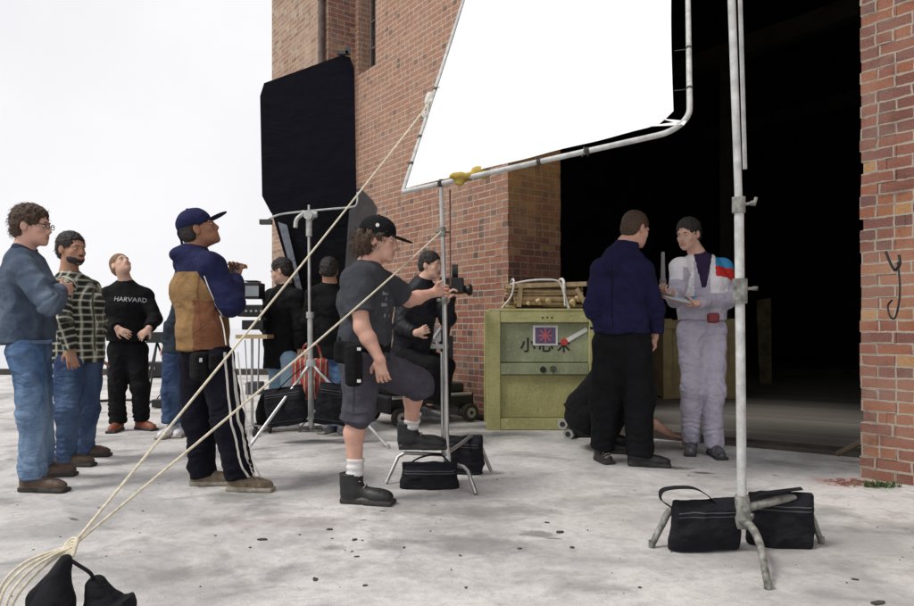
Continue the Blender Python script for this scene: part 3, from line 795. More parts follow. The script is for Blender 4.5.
# -- 5 person in black coat
o = person('person in long black coat, pale jeans and white sneakers beside the flag stand', 6.95,
    dict(head=(281, 271, 0), neck=(286, 287, .02), chest=(284, 310, .02), pelvis=(283, 352, .03), hem=(283, 368, .03), shR=(272, 296, .12), elR=(268, 326, .10), wrR=(272, 345, -.05),
         shL=(297, 296, -.10), elL=(302, 328, -.10), wrL=(300, 350, -.10), hpR=(278, 360, .06), knR=(279, 394, .05), anR=(279, 424, .05), hpL=(290, 360, -.06), knL=(290, 394, -.08), anL=(291, 421, -.02)),
    (-.9, .1), 'pale', ('short', 'dark'), CREW, 1.0, pitch=-.30, tf=(-.75, .65),
    hands=dict(R=((-.3, -.2, -1), (1, 0, 0), 1), L=((-.2, 0, -1), (1, 0, 0), -1)),
    top=dict(name='coat', mats=[BLACKC], puff=.045, sr=(.088, .078, .06), collar=.02),
    legs=dict(name='jeans', mats=[DENIM_P], r=(.10, .085, .085), drop=.0), shoes=dict(mats=[WHITE_SHOE, SOLE_PALE], R=((-.6, -.5), .29), L=((-.9, -.35), .29), lace=False), seed=14)
# -- 6 person behind the lamp stand
o = person('person in black jacket, blue jeans and grey trainers, back turned, behind the flag stand', 6.75,
    dict(head=(329, 271, .1), neck=(330, 284, .1), chest=(328, 306, .1), pelvis=(332, 352, .1), hem=(332, 358, .1), shL=(312, 294, .05), elL=(307, 322, .02), wrL=(314, 340, .15),
         shR=(346, 294, .12), elR=(350, 322, .08), wrR=(346, 340, .2), hpR=(340, 360, .08), knR=(341, 392, .02), anR=(341, 424, .08), hpL=(328, 360, .1), knL=(328, 392, .05), anL=(330, 424, .1)),
    (-.1, 1), 'tan', ('short', 'dark'), CREW, 1.0, pitch=-.3, tf=(-.1, 1),
    hands=dict(R=((-.5, .8, 0), (0, 0, -1), -1), L=((.5, .8, 0), (0, 0, -1), 1)),
    top=dict(mats=[BLACKC], puff=.03), legs=dict(name='jeans', mats=[DENIM], r=(.10, .085, .08), drop=.0), shoes=dict(mats=[GREY_SHOE, SOLE_PALE], R=((.35, -.9), .28), L=((-.3, -.9), .28), lace=False), seed=17)
# -- 12 person hidden behind the capped man
o = person('person in dark jacket and pale jeans almost hidden behind the man with the tan jacket', 6.6,
    dict(head=(203, 270, 0), neck=(199, 288, 0), chest=(193, 310, 0), pelvis=(181, 352, 0), hem=(181, 352, 0), shR=(184, 300, -.1), elR=(172, 325, -.14), wrR=(166, 344, -.10),
         shL=(206, 300, .14), elL=(215, 326, .15), wrL=(212, 345, .05), hpR=(174, 358, -.08), knR=(171, 392, -.10), anR=(171, 422, -.06), hpL=(184, 358, .08), knL=(184, 392, .06), anL=(182, 426, .02)),
    (1, 0), 'pale', ('short', 'brown'), CREW, 1.0, tf=(.9, -.4), eyes_on=False,
    hands=dict(R=((-.4, -.2, -1), (1, 0, 0), -1), L=((0, 0, -1), (-1, 0, 0), 1)),
    top=dict(mats=[cloth('slate_cloth', (.03, .04, .055), .3)], puff=.03), legs=dict(name='jeans', mats=[DENIM_D, DENIM_P], r=(.10, .08, .078), drop=.0, matfn=lambda q, pid, o: (pid >= 3).astype(int)),
    shoes=dict(mats=[WHITE_SHOE, SOLE_PALE], L=((.1, -1), .28), R=((-.2, -1), .28), lace=False), seed=19)

# -- 7 man in cap and shorts, foot on the stand
GREYTEE = cloth('charcoal_tee', (.052, .056, .066), .22, fold=.5)
SHORTS = cloth('grey_purple_shorts', (.068, .066, .085), .25, fold=.7)
YP = 4.60
o = person('man in black cap, charcoal T-shirt and shorts gripping a stand, one boot on its leg', 4.15,
    dict(head=(379, 240, 0), neck=(368, 265, .0), chest=(366, 302, 0), pelvis=(365, 356, 0), hem=(364, 358, 0), shR=(356, 281, -.19), elR=(362, 327, -.24), wrR=(380, 360, -.26),
         shL=(382, 284, .17), elL=(409, 300, .33), wrL=(433, 293, .44), hpR=(360, 365, -.08), knR=(358, 414, -.10), anR=(355, 474, -.08), hpL=(373, 364, .12), knL=(418, 384, .30), anL=(411, 431, .42)),
    (1, -.10), 'rosy', ('curly', 'brown'), CREW, 1.04, pitch=-.14, tf=(.97, -.24), cap=(BLACKC, -.20), bare_arm=True, bare_leg=True,
    hands=dict(R=((.15, .1, -1), (.1, 1, 0), -1, dict(curl=(.4, .5, .4))), L=((1, .1, .12), (0, -1, .0), -1, dict(curl=(.9, 1.1, .6), thumb=.9))),
    top=dict(name='t_shirt', mats=[GREYTEE], puff=.034, sr=(.082, .076, .05), sleeve='short', short=.70, fold=.011, collar=.004),
    legs=dict(name='shorts', mats=[SHORTS], r=(.112, .094, .102), short=(.09, 0), fold=.013, puff=.012),
    shoes=dict(name='boot', mats=[SHOE_BLACK, SOLE_DARK], R=((1, -.22), .32), L=((1, .02), .32, .222), boot=.07, w=.056), seed=23)
j = o['j']
for S, g in (('R', 0), ('L', .222)):
    a = j['an'+S]; k = j['kn'+S]
    top_ = a.lerp(k, .27); sdf_mesh('sock', [cone(V((a.x-.005, a.y, g+.12)), top_, .047, .050, .01, fb=True)], .005, SOCK, o['root'], disp=lambda p: .003*np.sin(p[:, 2]*160))
SEAMS = simple('seam_thread_dark', (.03, .028, .04), .9)
seam(o, [(352, 368, 3.9), (352, 395, 3.9), (351, 416, 3.9)], SEAMS, .006, which='legb', par='legs')
seam(o, [(343, 413, 3.9), (352, 415, 3.9), (366, 415, 3.9)], SEAMS, .008, sd=(0, 0, 1), which='legb', par='legs', name='hem_stitch')
seam(o, [(346, 309, 3.8), (355, 311, 3.8), (364, 311, 3.8)], SEAMS, .006, sd=(0, 0, 1), name='sleeve_hem')
pr = MB()
for (px, py, a_) in ((383, 292, .02), (386, 298, .03), (382, 304, .025), (387, 309, .03), (384, 315, .02)):
    pr.add([raydrop(o['topb'], W(px+dx, py+dz, 3.9), (0, 1, 0), .004) for dx, dz in ((-2.5, -2), (2.5, -1.5), (2, 1.5), (-3, 2))], [(0, 1, 2, 3)])
pr.build('faded_print', simple('grey_print', (.20, .21, .24), .9), o['top'])
# black pouch with pale tabs on the hip
pch = sdf_mesh('tool_pouch', [rbox(W(354, 365, 3.86), (.058, .040, .115), frame((1, -.1)), .03, .01), rbox(W(344, 352, 3.9), (.045, .05, .06), frame((1, -.1)), .02, .03)], .006, BLACKC, o['root'], disp=folds(9, .006))
m = MB(); m.box(W(359, 349, 3.805), (.010, .003, .008)); m.box(W(359, 381, 3.805), (.010, .003, .008)); m.build('pouch_tabs', simple('pale_tab', (.6, .6, .58)), pch)
sdf_mesh('belt', [ecap(W(364, 341, 4.15), W(364, 347, 4.15), o['sv'], (.182, .152), (.184, .154), .01)], .006, BLACKC, o['root'])
m = MB(); c = j['head']+o['R']@V((.088, .0, .075)); m.tube([c, c+V((0, -.006, 0))], .011, 10); m.build('cap_badge', simple('pale_badge', (.7, .7, .7)), o['root'])

# -- 8 camera operator
o = person('dark-haired man in black jacket sitting at the film camera by the brick wall', 6.3,
    dict(head=(431, 265, 0), neck=(423, 283, .02), chest=(419, 306, .03), pelvis=(410, 350, .08), hem=(410, 356, .08), shR=(405, 296, -.02), elR=(401, 326, -.10), wrR=(416, 333, -.28),
         shL=(437, 296, .10), elL=(448, 318, .0), wrL=(447, 300, -.12), hpR=(404, 356, .0), knR=(432, 366, -.25), anR=(430, 402, -.22), hpL=(416, 356, .16), knL=(446, 366, .15), anL=(440, 404, .15)),
    (.9, -.5), 'pale', ('short', 'dark'), None, .96, pitch=-.12, tf=(.62, -.78),
    hands=dict(R=((.8, -.2, .3), (0, 1, 0), -1, dict(curl=(.7, .8, .5))), L=((.3, -.1, .9), (1, 0, 0), -1, dict(curl=(.7, .8, .5)))),
    top=dict(mats=[cloth('black_nylon', (.014, .015, .02), .4, rough=.55)], puff=.03, sr=(.080, .072, .052), collar=.028), legs=dict(mats=[BLACKC], r=(.10, .08, .075), drop=.0),
    shoes=dict(mats=[SHOE_BLACK, SOLE_DARK], R=((.8, -.5), .29, .22), L=((.8, -.4), .29, .22), lace=False), seed=29)

collar(o, BLACKC, .084, .07, .03)
# -- 9 man in navy jacket, back to us
o = person('man in navy jacket and black trousers, back turned, facing the grey tracksuit', 5.2,
    dict(head=(636, 229, 0), neck=(626, 244, 0), chest=(617, 285, 0), pelvis=(622, 336, .03), hem=(621, 333, .03), shR=(643, 269, -.04), elR=(655, 308, .02), wrR=(655, 337, .10),
         shL=(601, 268, -.05), elL=(594, 308, .0), wrL=(606, 325, .25), hpR=(634, 345, .0), knR=(640, 400, -.02), anR=(639, 452, -.05), hpL=(610, 345, .06), knL=(606, 398, .10), anL=(602, 446, .12)),
    (.86, .5), 'rosy', ('crop', 'brown'), CREW, 1.02, pitch=-.30, tf=(.45, .89),
    hands=dict(R=((0, .05, -1), (-.9, .3, 0), -1, dict(curl=(.6, .8, .5))), L=((.5, .8, .1), (0, 0, -1), 1)),
    top=dict(mats=[NAVYD], puff=.036, sr=(.080, .072, .060), collar=.012, fold=.011, w=1.06),
    legs=dict(mats=[BLACKC], r=(.130, .108, .092), drop=.025, puff=.02, fold=.014), shoes=dict(mats=[SHOE_BLACK, SOLE_DARK], R=((1, -.25), .31), L=((.25, -.95), .22)), seed=31)

collar(o, NAVYD, .084, .055, .035)
seam(o, [(618, 256, 4.9), (617, 295, 4.9), (619, 328, 4.9)], BLACKC, .005)
seam(o, [(590, 328, 4.9), (605, 330, 4.9), (622, 331, 4.9), (645, 330, 4.9)], NAVYD, .02, sd=(0, 0, 1), name='hem_band')
# -- 10 man in grey tracksuit
LAV = cloth('lavender_grey_nylon', (.50, .47, .57), .14, rough=.55, fold=.55, folds=10)
WPAN = cloth('white_nylon', (.82, .81, .84), .06, rough=.6, fold=.5); REDN = cloth('red_nylon', (.62, .035, .03), .15, rough=.6); BLUN = cloth('sky_blue_nylon', (.05, .30, .58), .15, rough=.6)
PURP = cloth('purple_shirt', (.035, .02, .06), .3)
def mf10(q, pid, o):
    j = o['j']; mi = np.zeros(len(q), int); c = np.array(j['chest']); sv = np.array(o['sv']); tf = np.array(o['tf'])
    d = q-c; u = d@sv; f = d@tf; v = q[:, 2]-c[2]
    body = (pid < 4) | (pid == 4) | (pid == 7)
    mi[body & (np.abs(u) > .065) & (v > -.125)] = 1
    for S, i in (('R', 5), ('L', 8)):
        s = np.array(j['sh'+S]); e = np.array(j['el'+S]); ax = (e-s)/np.linalg.norm(e-s); t = (q-s)@ax
        if S == 'L':
            al = (u < -.105) & (t < .25)
            mi[al & (t <= .045)] = 3; mi[al & (t > .045) & (t < .145)] = 2
        else:
            mi[(u > .15) & (t < .12)] = 1
    mi[body & (v < -.125) & (v > -.165)] = 3
    mi[body & (f > 0) & (np.abs(u+.01) < .012+.20*(v+.06)) & (v > -.05)] = 4
    return mi
o = person('man in pale grey tracksuit with red and blue sleeve bands holding a clipboard', 5.65,
    dict(head=(688, 234, 0), neck=(698, 256, .06), chest=(701, 282, .05), pelvis=(702, 325, .05), hem=(702, 320, .05), shR=(680, 266, -.02), elR=(676, 298, -.05), wrR=(671, 294, -.26),
         shL=(723, 266, .10), elL=(727, 299, .02), wrL=(697, 303, -.20), hpR=(691, 333, .05), knR=(691, 388, -.03), anR=(691, 437, .06), hpL=(714, 333, .06), knL=(714, 390, -.06), anL=(714, 444, -.08)),
    (-.78, -.70), 'pale', ('short', 'dark'), CREW, 1.0, pitch=-.25, tf=(-.25, -.97),
    hands=dict(R=((-.45, -.3, .1), (.5, 0, 1), -1, dict(curl=(.5, .7, .5))), L=((-.95, -.1, -.1), (.0, -.5, .9), 1, dict(curl=(.5, .6, .4)))),
    top=dict(name='tracksuit_jacket', mats=[LAV, WPAN, REDN, BLUN, PURP], matfn=mf10, puff=.030, sr=(.080, .066, .050), collar=.014, fold=.009),
    legs=dict(name='tracksuit_trousers', mats=[LAV], r=(.104, .082, .070), drop=.03, fold=.011, ff=(7, 7, 8)),
    shoes=dict(mats=[simple('black_white_trainer', (.10, .10, .11), .5, 1.0, 26), SOLE_DARK], R=((-.35, -.95), .30), L=((-.05, -1), .30)), seed=37)
collar(o, LAV, .082, .045, .035)
j = o['j']
bp = sdf_mesh('waist_pouch', [rbox(W(713, 318, 5.48), (.045, .03, .04), None, .02, .01)], .006, simple('dark_red_nylon', (.18, .02, .02), .6), o['root'], disp=folds(6, .004))
# clipboard and the walkie-talkie they look at
cb = thing('clipboard', 'brown clipboard held in front of the grey tracksuit', 'clipboard', W(676, 299, 5.36))
Rb = Matrix.Rotation(math.radians(14), 3, 'Y')@Matrix.Rotation(math.radians(14), 3, 'X')
MB().box(W(676, 299, 5.36), (.125, .085, .004), Rb).build('board', simple('brown_board', (.30, .14, .06), .6), cb)
MB().box(W(676, 298.4, 5.36)+V((0, 0, .001)), (.10, .075, .0035), Rb).build('papers', simple('paper', (.45, .62, .72), .8), cb)
MB().box(W(665, 297, 5.40), (.018, .04, .008), Rb).build('clip', BUCKLE, cb)
wt = thing('walkie_talkie', 'walkie-talkie with ribbed upright aerial standing over the clipboard', 'walkie-talkie', W(663, 293, 5.40))
MB().box(W(663, 286, 5.40), (.022, .016, .055)).build('case', simple('grey_plastic', (.10, .10, .11), .5), wt, bevel=.004)
m = MB()
for k in range(9): m.tube([W(663, 280-k*2.8, 5.40), W(663, 278-k*2.8, 5.40)], .019-.0007*k, 10)
m.tube([W(663, 280, 5.40), W(663, 252, 5.40)], .013, 8); m.build('aerial', simple('grey_rubber', (.22, .22, .22), .5), wt)

# -- 11 crouching person marking the floor
o = person('crouching person in black reaching down with chalk by the tracksuit man', 5.85,
    dict(head=(640, 372, .02), neck=(626, 378, .03), chest=(608, 382, .03), pelvis=(583, 412, .03), hem=(579, 418, .05), shR=(628, 390, -.16), elR=(645, 419, -.06), wrR=(672, 435, .06),
         shL=(630, 386, .20), elL=(640, 415, .26), wrL=(640, 432, .20), hpR=(588, 420, -.10), knR=(624, 400, -.22), anR=(604, 441, -.16), hpL=(588, 420, .14), knL=(626, 402, .28), anL=(606, 430, .25)),
    (1, -.1), 'rosy', ('short', 'dark'), CREW, .98, pitch=-.7, tf=(1, -.1), bare_arm=True,
    hands=dict(R=((1, .05, -.25), (.1, .2, -1), 1, dict(curl=(.7, .6, .4), idx=(.5, .3, .2), thumb=.8)), L=((.3, 0, -1), (1, 0, 0), -1)),
    top=dict(name='sweater', mats=[BLACKC], puff=.05, sr=(.08, .06, .052), sleeve='short', short=.95, w=1.1, fold=.01, tilt=True), legs=dict(mats=[BLACKC], r=(.12, .09, .08), drop=.0, puff=.04),
    shoes=dict(mats=[SHOE_BLACK, SOLE_DARK], R=((1, -.2), .29), L=((1, .1), .29)), seed=41)
ch = MB(); ch.tube([W(686, 439.5, 5.96), W(692, 443, 6.0)], .006, 8)
tag(ch.build('chalk', simple('chalk', (.8, .8, .78), .9)), 'stub of white chalk in the fingers of the crouching person', 'chalk')
#@@SPLIT setting
# ------------------------------------------------------------------ setting
d1 = V((-.583, .8125, 0)); d2 = V((.8125, .583, 0)); C0 = V((.554, 7.73, 0)); UPV = V((0, 0, 1))
def fp(s, t, z): return C0+d1*s+d2*t+UPV*z          # s along the facade (far +), t into the building
def wall_quad(m, s0, s1, z0, z1, t=0.0, mi=0):
    a = [fp(s0, t, z0), fp(s1, t, z0), fp(s1, t, z1), fp(s0, t, z1)]
    m.quad(*a, mi=mi, uv=[(s0, z0), (s1, z0), (s1, z1), (s0, z1)])
def side_quad(m, s, t0, t1, z0, z1, mi=0, uo=.05):
    a = [fp(s, t0, z0), fp(s, t1, z0), fp(s, t1, z1), fp(s, t0, z1)]
    m.quad(*a, mi=mi, uv=[(t0+uo, z0), (t1+uo, z0), (t1+uo, z1), (t0+uo, z1)])
# ground
def ground_mat():
    m, nt, b = newmat('concrete_ground'); h = N(nt)
    tc = h.n('ShaderNodeTexCoord').outputs['Object']
    big = h.noise(tc, .55, 5, .6, .6); mid = h.noise(tc, 2.3, 6, .65, .3); fine = h.noise(tc, 22, 6, .7); grit = h.noise(tc, 130, 3, .7)
    c = h.ramp(big, [(.30, (.43, .42, .405)), (.50, (.58, .565, .55)), (.70, (.68, .665, .645))])
    c = h.mix(h.mapr(mid, .50, .68, 0, .62), c, (.25, .24, .24))
    c = h.mix(h.mapr(fine, .46, .72, 0, .55), c, (.24, .23, .23)); f3 = h.noise(tc, 6.5, 6, .7, .4); c = h.mix(h.mapr(f3, .54, .68, 0, .5), c, (.24, .235, .23))
    c = h.mix(h.mapr(grit, .35, .65, 0, .35), c, (.76, .75, .73))
    pk = h.noise(tc, .9, 5, .65, .4); c = h.mix(h.mapr(pk, .48, .62, 0, .62), c, (.28, .277, .275))
    # dark oily drips and chips
    st = h.noise(h.scalev(tc, (1, 1.5, 1)), 5.2, 2, .5, .5)
    c = h.mix(h.mapr(st, .735, .755, 0, .85), c, (.09, .085, .07))
    st2 = h.noise(h.scalev(tc, (1, 1.3, 1)), 1.6, 4, .6, .5)
    c = h.mix(h.mapr(st2, .53, .66, 0, .6), c, (.19, .185, .18))
    vo = h.n('ShaderNodeTexVoronoi', feature='DISTANCE_TO_EDGE'); vo.inputs['Scale'].default_value = .22
    dv = h.n('ShaderNodeVectorMath', operation='ADD'); nn = h.n('ShaderNodeTexNoise'); h.l(tc, nn.inputs[0]); nn.inputs['Scale'].default_value = 1.2; nn.inputs['Detail'].default_value = 6
    h.l(tc, dv.inputs[0]); h.l(nn.outputs['Color'], dv.inputs[1]); h.l(dv.outputs[0], vo.inputs['Vector'])
    cr = h.mapr(vo.outputs['Distance'], .0, .0025, 1, 0)
    c = h.mix(h.math('MULTIPLY', cr, .22, clamp=True), c, (.16, .15, .14))
    spx = h.n('ShaderNodeSeparateXYZ'); h.l(tc, spx.inputs[0]); dn = h.noise(tc, 7, 4, .65)
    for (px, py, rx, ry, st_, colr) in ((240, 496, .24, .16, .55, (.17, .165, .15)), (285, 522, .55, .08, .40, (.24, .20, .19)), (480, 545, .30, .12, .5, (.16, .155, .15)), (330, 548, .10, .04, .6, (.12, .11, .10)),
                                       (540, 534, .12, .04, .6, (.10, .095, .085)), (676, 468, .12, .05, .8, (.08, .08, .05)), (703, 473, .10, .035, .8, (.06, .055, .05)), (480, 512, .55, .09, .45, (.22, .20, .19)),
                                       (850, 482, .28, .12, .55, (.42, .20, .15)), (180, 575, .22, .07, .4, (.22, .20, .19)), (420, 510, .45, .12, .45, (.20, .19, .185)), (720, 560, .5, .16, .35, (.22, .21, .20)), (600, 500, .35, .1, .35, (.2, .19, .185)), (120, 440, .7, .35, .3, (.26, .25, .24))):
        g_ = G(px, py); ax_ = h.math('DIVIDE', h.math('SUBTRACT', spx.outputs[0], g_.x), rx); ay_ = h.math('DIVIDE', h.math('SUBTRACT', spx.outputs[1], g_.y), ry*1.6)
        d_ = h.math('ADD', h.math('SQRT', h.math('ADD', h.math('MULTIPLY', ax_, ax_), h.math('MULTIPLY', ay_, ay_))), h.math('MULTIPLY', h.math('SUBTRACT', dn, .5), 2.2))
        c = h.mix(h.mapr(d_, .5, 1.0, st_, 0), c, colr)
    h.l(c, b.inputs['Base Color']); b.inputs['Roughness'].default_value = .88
    hh = h.math('ADD', h.math('MULTIPLY', fine, .6), h.math('ADD', h.math('MULTIPLY', grit, .35), h.math('MULTIPLY', mid, 1.2)))
    h.l(h.bump(hh, .7, .014), b.inputs['Normal'])
    return m
GM = ground_mat()
g = MB(); g.quad((-70, -15, 0), (70, -15, 0), (70, 15.45, 0), (-70, 15.45, 0)); g.quad((-70, 15.45, 0), (70, 15.45, 0), (70, 15.45, -3), (-70, 15.45, -3))
struct(g.build('ground', GM))
kerb = MB(); kerb.box((0, 15.3, .06), (70, .14, .06)); struct(kerb.build('quay_kerb', simple('dark_timber', (.06, .055, .05), .9, .4, 3, bump=.5)))
wm, nt, b = newmat('pale_water'); h = N(nt); tc = h.n('ShaderNodeTexCoord').outputs['Object']
b.inputs['Base Color'].default_value = (.34, .36, .40, 1); b.inputs['Roughness'].default_value = .12
h.l(h.bump(h.noise(tc, .8, 4), .12, .3), b.inputs['Normal'])
g = MB(); g.quad((-4000, 15.46, -2.2), (4000, 15.46, -2.2), (4000, 6000, -2.2), (-4000, 6000, -2.2)); struct(g.build('water', wm))
# ---- brick warehouse
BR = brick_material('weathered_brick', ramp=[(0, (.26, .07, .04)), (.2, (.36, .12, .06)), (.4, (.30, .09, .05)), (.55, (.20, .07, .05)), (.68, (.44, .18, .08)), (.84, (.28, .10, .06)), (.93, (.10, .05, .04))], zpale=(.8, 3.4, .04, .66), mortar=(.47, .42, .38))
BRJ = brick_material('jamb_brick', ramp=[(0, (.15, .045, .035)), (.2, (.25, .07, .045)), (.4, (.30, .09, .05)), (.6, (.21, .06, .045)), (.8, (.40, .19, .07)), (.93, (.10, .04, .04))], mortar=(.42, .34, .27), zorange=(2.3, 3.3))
BRR = brick_material('pier_brick', ramp=[(0, (.20, .06, .045)), (.14, (.32, .10, .05)), (.30, (.27, .085, .055)), (.46, (.20, .07, .06)), (.58, (.36, .135, .06)), (.70, (.16, .065, .06)), (.80, (.33, .11, .05)), (.90, (.48, .26, .10)), (.94, (.25, .09, .06))], mortar=(.46, .41, .34))
BRP = brick_material('limewashed_brick', pale=.3, mortar=(.56, .49, .39), ramp=[(0, (.36, .18, .11)), (.3, (.46, .29, .18)), (.5, (.26, .13, .08)), (.65, (.42, .23, .13)), (.85, (.52, .40, .28))])
DARK = simple('unlit_dark_wall', (.020, .018, .016), .95, .4, 1)  # near-black base colour puts the unlit interior's shade into walls and roof
WINM = simple('dirty_glass', (.05, .06, .07), .25, .4, 3); STEEL = simple('rusty_window_steel', (.20, .15, .13), .7, .5, 20)
bld = thing('brick_warehouse', 'weathered red brick warehouse wall with a wide dark open doorway', 'building', fp(0, 0, 0))
TOP = 8.6; LIN = 5.3
m = MB()
w0, w1, wz = 2.93, 3.46, 4.75
wall_quad(m, 0, w0, 0, TOP); wall_quad(m, w0, w1, 0, wz); wall_quad(m, w1, 3.566, 0, TOP); wall_quad(m, w0, w1, 7.2, TOP)
side_quad(m, w0, 0, .35, wz, 7.2); side_quad(m, w1, 0, .35, wz, 7.2)
m.quad(fp(w0, 0, wz), fp(w1, 0, wz), fp(w1, .35, wz), fp(w0, .35, wz), uv=[(0, 0), (.5, 0), (.5, .3), (0, .3)])
wall_quad(m, 5.3, 5.77, 0, TOP, .4)
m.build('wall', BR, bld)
# individually laid quoin bricks where the left wall turns into the doorway: courses step in and out by a few mm
def quoins(name, mat, s_edge, sgn, zt, into, seed, parent, L=.777):
    rnd = random.Random(seed); m = MB(); z = 0.0; k = 0
    while z < zt:
        e = rnd.uniform(0, .012); wdt = .105 if k % 2 else .215
        if rnd.random() < .05: e = -.05
        a = s_edge+sgn*e; z1 = z+.073
        S0, S1 = (a, a-sgn*wdt)
        # face towards the yard, face into the doorway
        t = -.0035-rnd.uniform(0, .003)
        wall = [fp(S0, t, z), fp(S1, t, z), fp(S1, t, z1), fp(S0, t, z1)]
        m.quad(*wall, uv=[(S0, z), (S1, z), (S1, z1), (S0, z1)])
        m.quad(fp(S0, t, z), fp(S0, L, z), fp(S0, L, z1), fp(S0, t, z1), uv=[(.03, z), (L+.03, z), (L+.03, z1), (.03, z1)], mi=1)
        m.quad(fp(S0, t, z1), fp(S0, L, z1), fp(S1, L, z1), fp(S1, t, z1), uv=[(0, z), (.1, z), (.1, z), (0, z)])
        m.quad(fp(S0, t, z), fp(S0, L, z), fp(S1, L, z), fp(S1, t, z), uv=[(0, z), (.1, z), (.1, z), (0, z)])
        z += .075; k += 1
    return m.build(name, mat, parent)
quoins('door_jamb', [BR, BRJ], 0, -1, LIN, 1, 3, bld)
quoins('door_jamb', [BRR, BRR], -3.68, 1, LIN, 1, 5, bld)
m = MB(); wall_quad(m, -3.69, -9.5, 0, TOP); wall_quad(m, 0, -3.68, LIN, TOP)
m.quad(fp(0, 0, LIN), fp(0, .777, LIN), fp(-3.68, .777, LIN), fp(-3.68, 0, LIN), uv=[(0, 0), (.7, 0), (.7, 3.6), (0, 3.6)])
m.build('front_pier', BRR, bld)
m = MB(); wall_quad(m, 3.566, 5.77, 0, TOP, -.4386); side_quad(m, 5.77, -.4386, .8, 0, TOP)
m.build('tower_bay', BRP, bld)
m = MB(); side_quad(m, 3.566, -.4386, 0, 0, TOP); m.build('bay_return', BRR, bld)
m = MB(); m.tube([fp(3.66, -.50, 0), fp(3.66, -.50, TOP)], .05, 10)
for z in (1, 2.6, 4.2, 5.8): m.tube([fp(3.66, -.50, z), fp(3.66, -.50, z+.08)], .062, 10)
m.build('drainpipe', simple('old_iron_pipe', (.10, .07, .06), .7, .5, 10), bld, smooth=True)
# window with bars
wf = MB(); wf.quad(fp(w0, .25, wz), fp(w1, .25, wz), fp(w1, .25, 7.2), fp(w0, .25, 7.2)); win = wf.build('window', WINM, bld)
m = MB()
for k in range(4): s = w0+.02+(w1-w0-.04)*k/3; m.tube([fp(s, .20, wz), fp(s, .20, 7.2)], .016, 6)
for k in range(7): z = wz+.02+k*.4; m.tube([fp(w0, .20, z), fp(w1, .20, z)], .014, 6)
m.build('window_bars', STEEL, win)
# dark interior shell
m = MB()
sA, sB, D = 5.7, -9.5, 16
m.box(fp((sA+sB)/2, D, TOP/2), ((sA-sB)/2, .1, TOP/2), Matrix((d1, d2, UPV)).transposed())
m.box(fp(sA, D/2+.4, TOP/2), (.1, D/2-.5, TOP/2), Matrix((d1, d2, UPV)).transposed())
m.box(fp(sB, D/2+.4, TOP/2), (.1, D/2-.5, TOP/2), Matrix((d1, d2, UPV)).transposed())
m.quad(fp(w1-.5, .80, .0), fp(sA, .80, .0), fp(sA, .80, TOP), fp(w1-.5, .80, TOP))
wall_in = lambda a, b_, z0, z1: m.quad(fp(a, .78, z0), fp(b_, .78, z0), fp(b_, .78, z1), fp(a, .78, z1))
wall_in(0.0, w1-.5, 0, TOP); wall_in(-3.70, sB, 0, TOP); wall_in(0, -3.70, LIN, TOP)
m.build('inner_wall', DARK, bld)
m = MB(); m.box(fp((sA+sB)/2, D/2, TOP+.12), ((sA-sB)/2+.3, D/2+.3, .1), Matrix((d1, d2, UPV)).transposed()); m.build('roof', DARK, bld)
TIM = simple('old_dark_timber', (.035, .028, .022), .9, .4, 3, bump=.4)
for s_, t_ in ((-1.2, 6.5), (-4.4, 6.5), (1.6, 6.5), (-2.8, 11), (-6, 11), (.6, 11)):
    m = MB(); m.box(fp(s_, t_, 2.9), (.11, .11, 2.9), Matrix((d1, d2, UPV)).transposed()); m.build('post', TIM, bld)
for t_ in (6.5, 11):
    m = MB(); m.box(fp(-2, t_, 5.95), (7.2, .14, .16), Matrix((d1, d2, UPV)).transposed()); m.build('beam', TIM, bld)
# timber floor inside
fm, nt, b = newmat('worn_boards'); h = N(nt); tc = h.n('ShaderNodeTexCoord').outputs['Object']
rt_ = h.n('ShaderNodeMapping'); h.l(tc, rt_.inputs[0]); rt_.inputs['Rotation'].default_value = (0, 0, .63)
sp = h.n('ShaderNodeSeparateXYZ'); h.l(rt_.outputs[0], sp.inputs[0])
pf = h.math('DIVIDE', sp.outputs[1], .19); idx = h.math('FLOOR', pf); wn = h.n('ShaderNodeTexWhiteNoise', noise_dimensions='1D'); h.l(idx, wn.inputs['W'])
gap = h.math('LESS_THAN', h.math('FRACT', pf), .05)
c = h.ramp(wn.outputs['Value'], [(0, (.13, .12, .105)), (1, (.21, .195, .17))])
c = h.mix(h.mapr(h.noise(h.scalev(rt_.outputs[0], (1, 8, 1)), 5, 5, .7), .35, .7, 0, .5), c, (.10, .09, .08)); c = h.mix(gap, c, (.03, .027, .022))
h.l(c, b.inputs['Base Color']); b.inputs['Roughness'].default_value = .85
L0 = V((1.02, 6.98, 0)); L1 = V((3.13, 5.46, 0))
m = MB(); e1 = L0+(L0-L1)*.0; m.prism([V((1.02, 6.98, -.02)), V((3.4, 5.27, -.02)), fp(-9.4, 1, -.02), fp(-9.4, 15.9, -.02), fp(5.6, 15.9, -.02), fp(5.6, .8, -.02), fp(.02, .8, -.02)], (0, 0, .03))
struct(m.build('plank_floor', fm))
m = MB(); m.box((L0+L1)/2+V((0, .02, .02)), ((L1-L0).length/2, .022, .02), frame((L1-L0).cross(UPV)).copy()); m.box((L0+L1)/2+V((.1, .22, .018)), ((L1-L0).length/2, .018, .018), frame((L1-L0).cross(UPV)))
tag(m.build('door_track', simple('rusty_track', (.06, .05, .04), .7, .4, 8)), 'rusty steel door track across the threshold of the dark doorway', 'door track')
# board pieces leaning near right pier
m = MB(); m.tube([V((2.86, 5.35, .05)), V((2.98, 5.10, .22)), V((3.0, 5.05, .30))], .02, 6)
tag(m.build('broken_lath', simple('old_wood', (.12, .09, .06), .9)), 'short broken lath leaning at the foot of the right brick pier', 'lath')

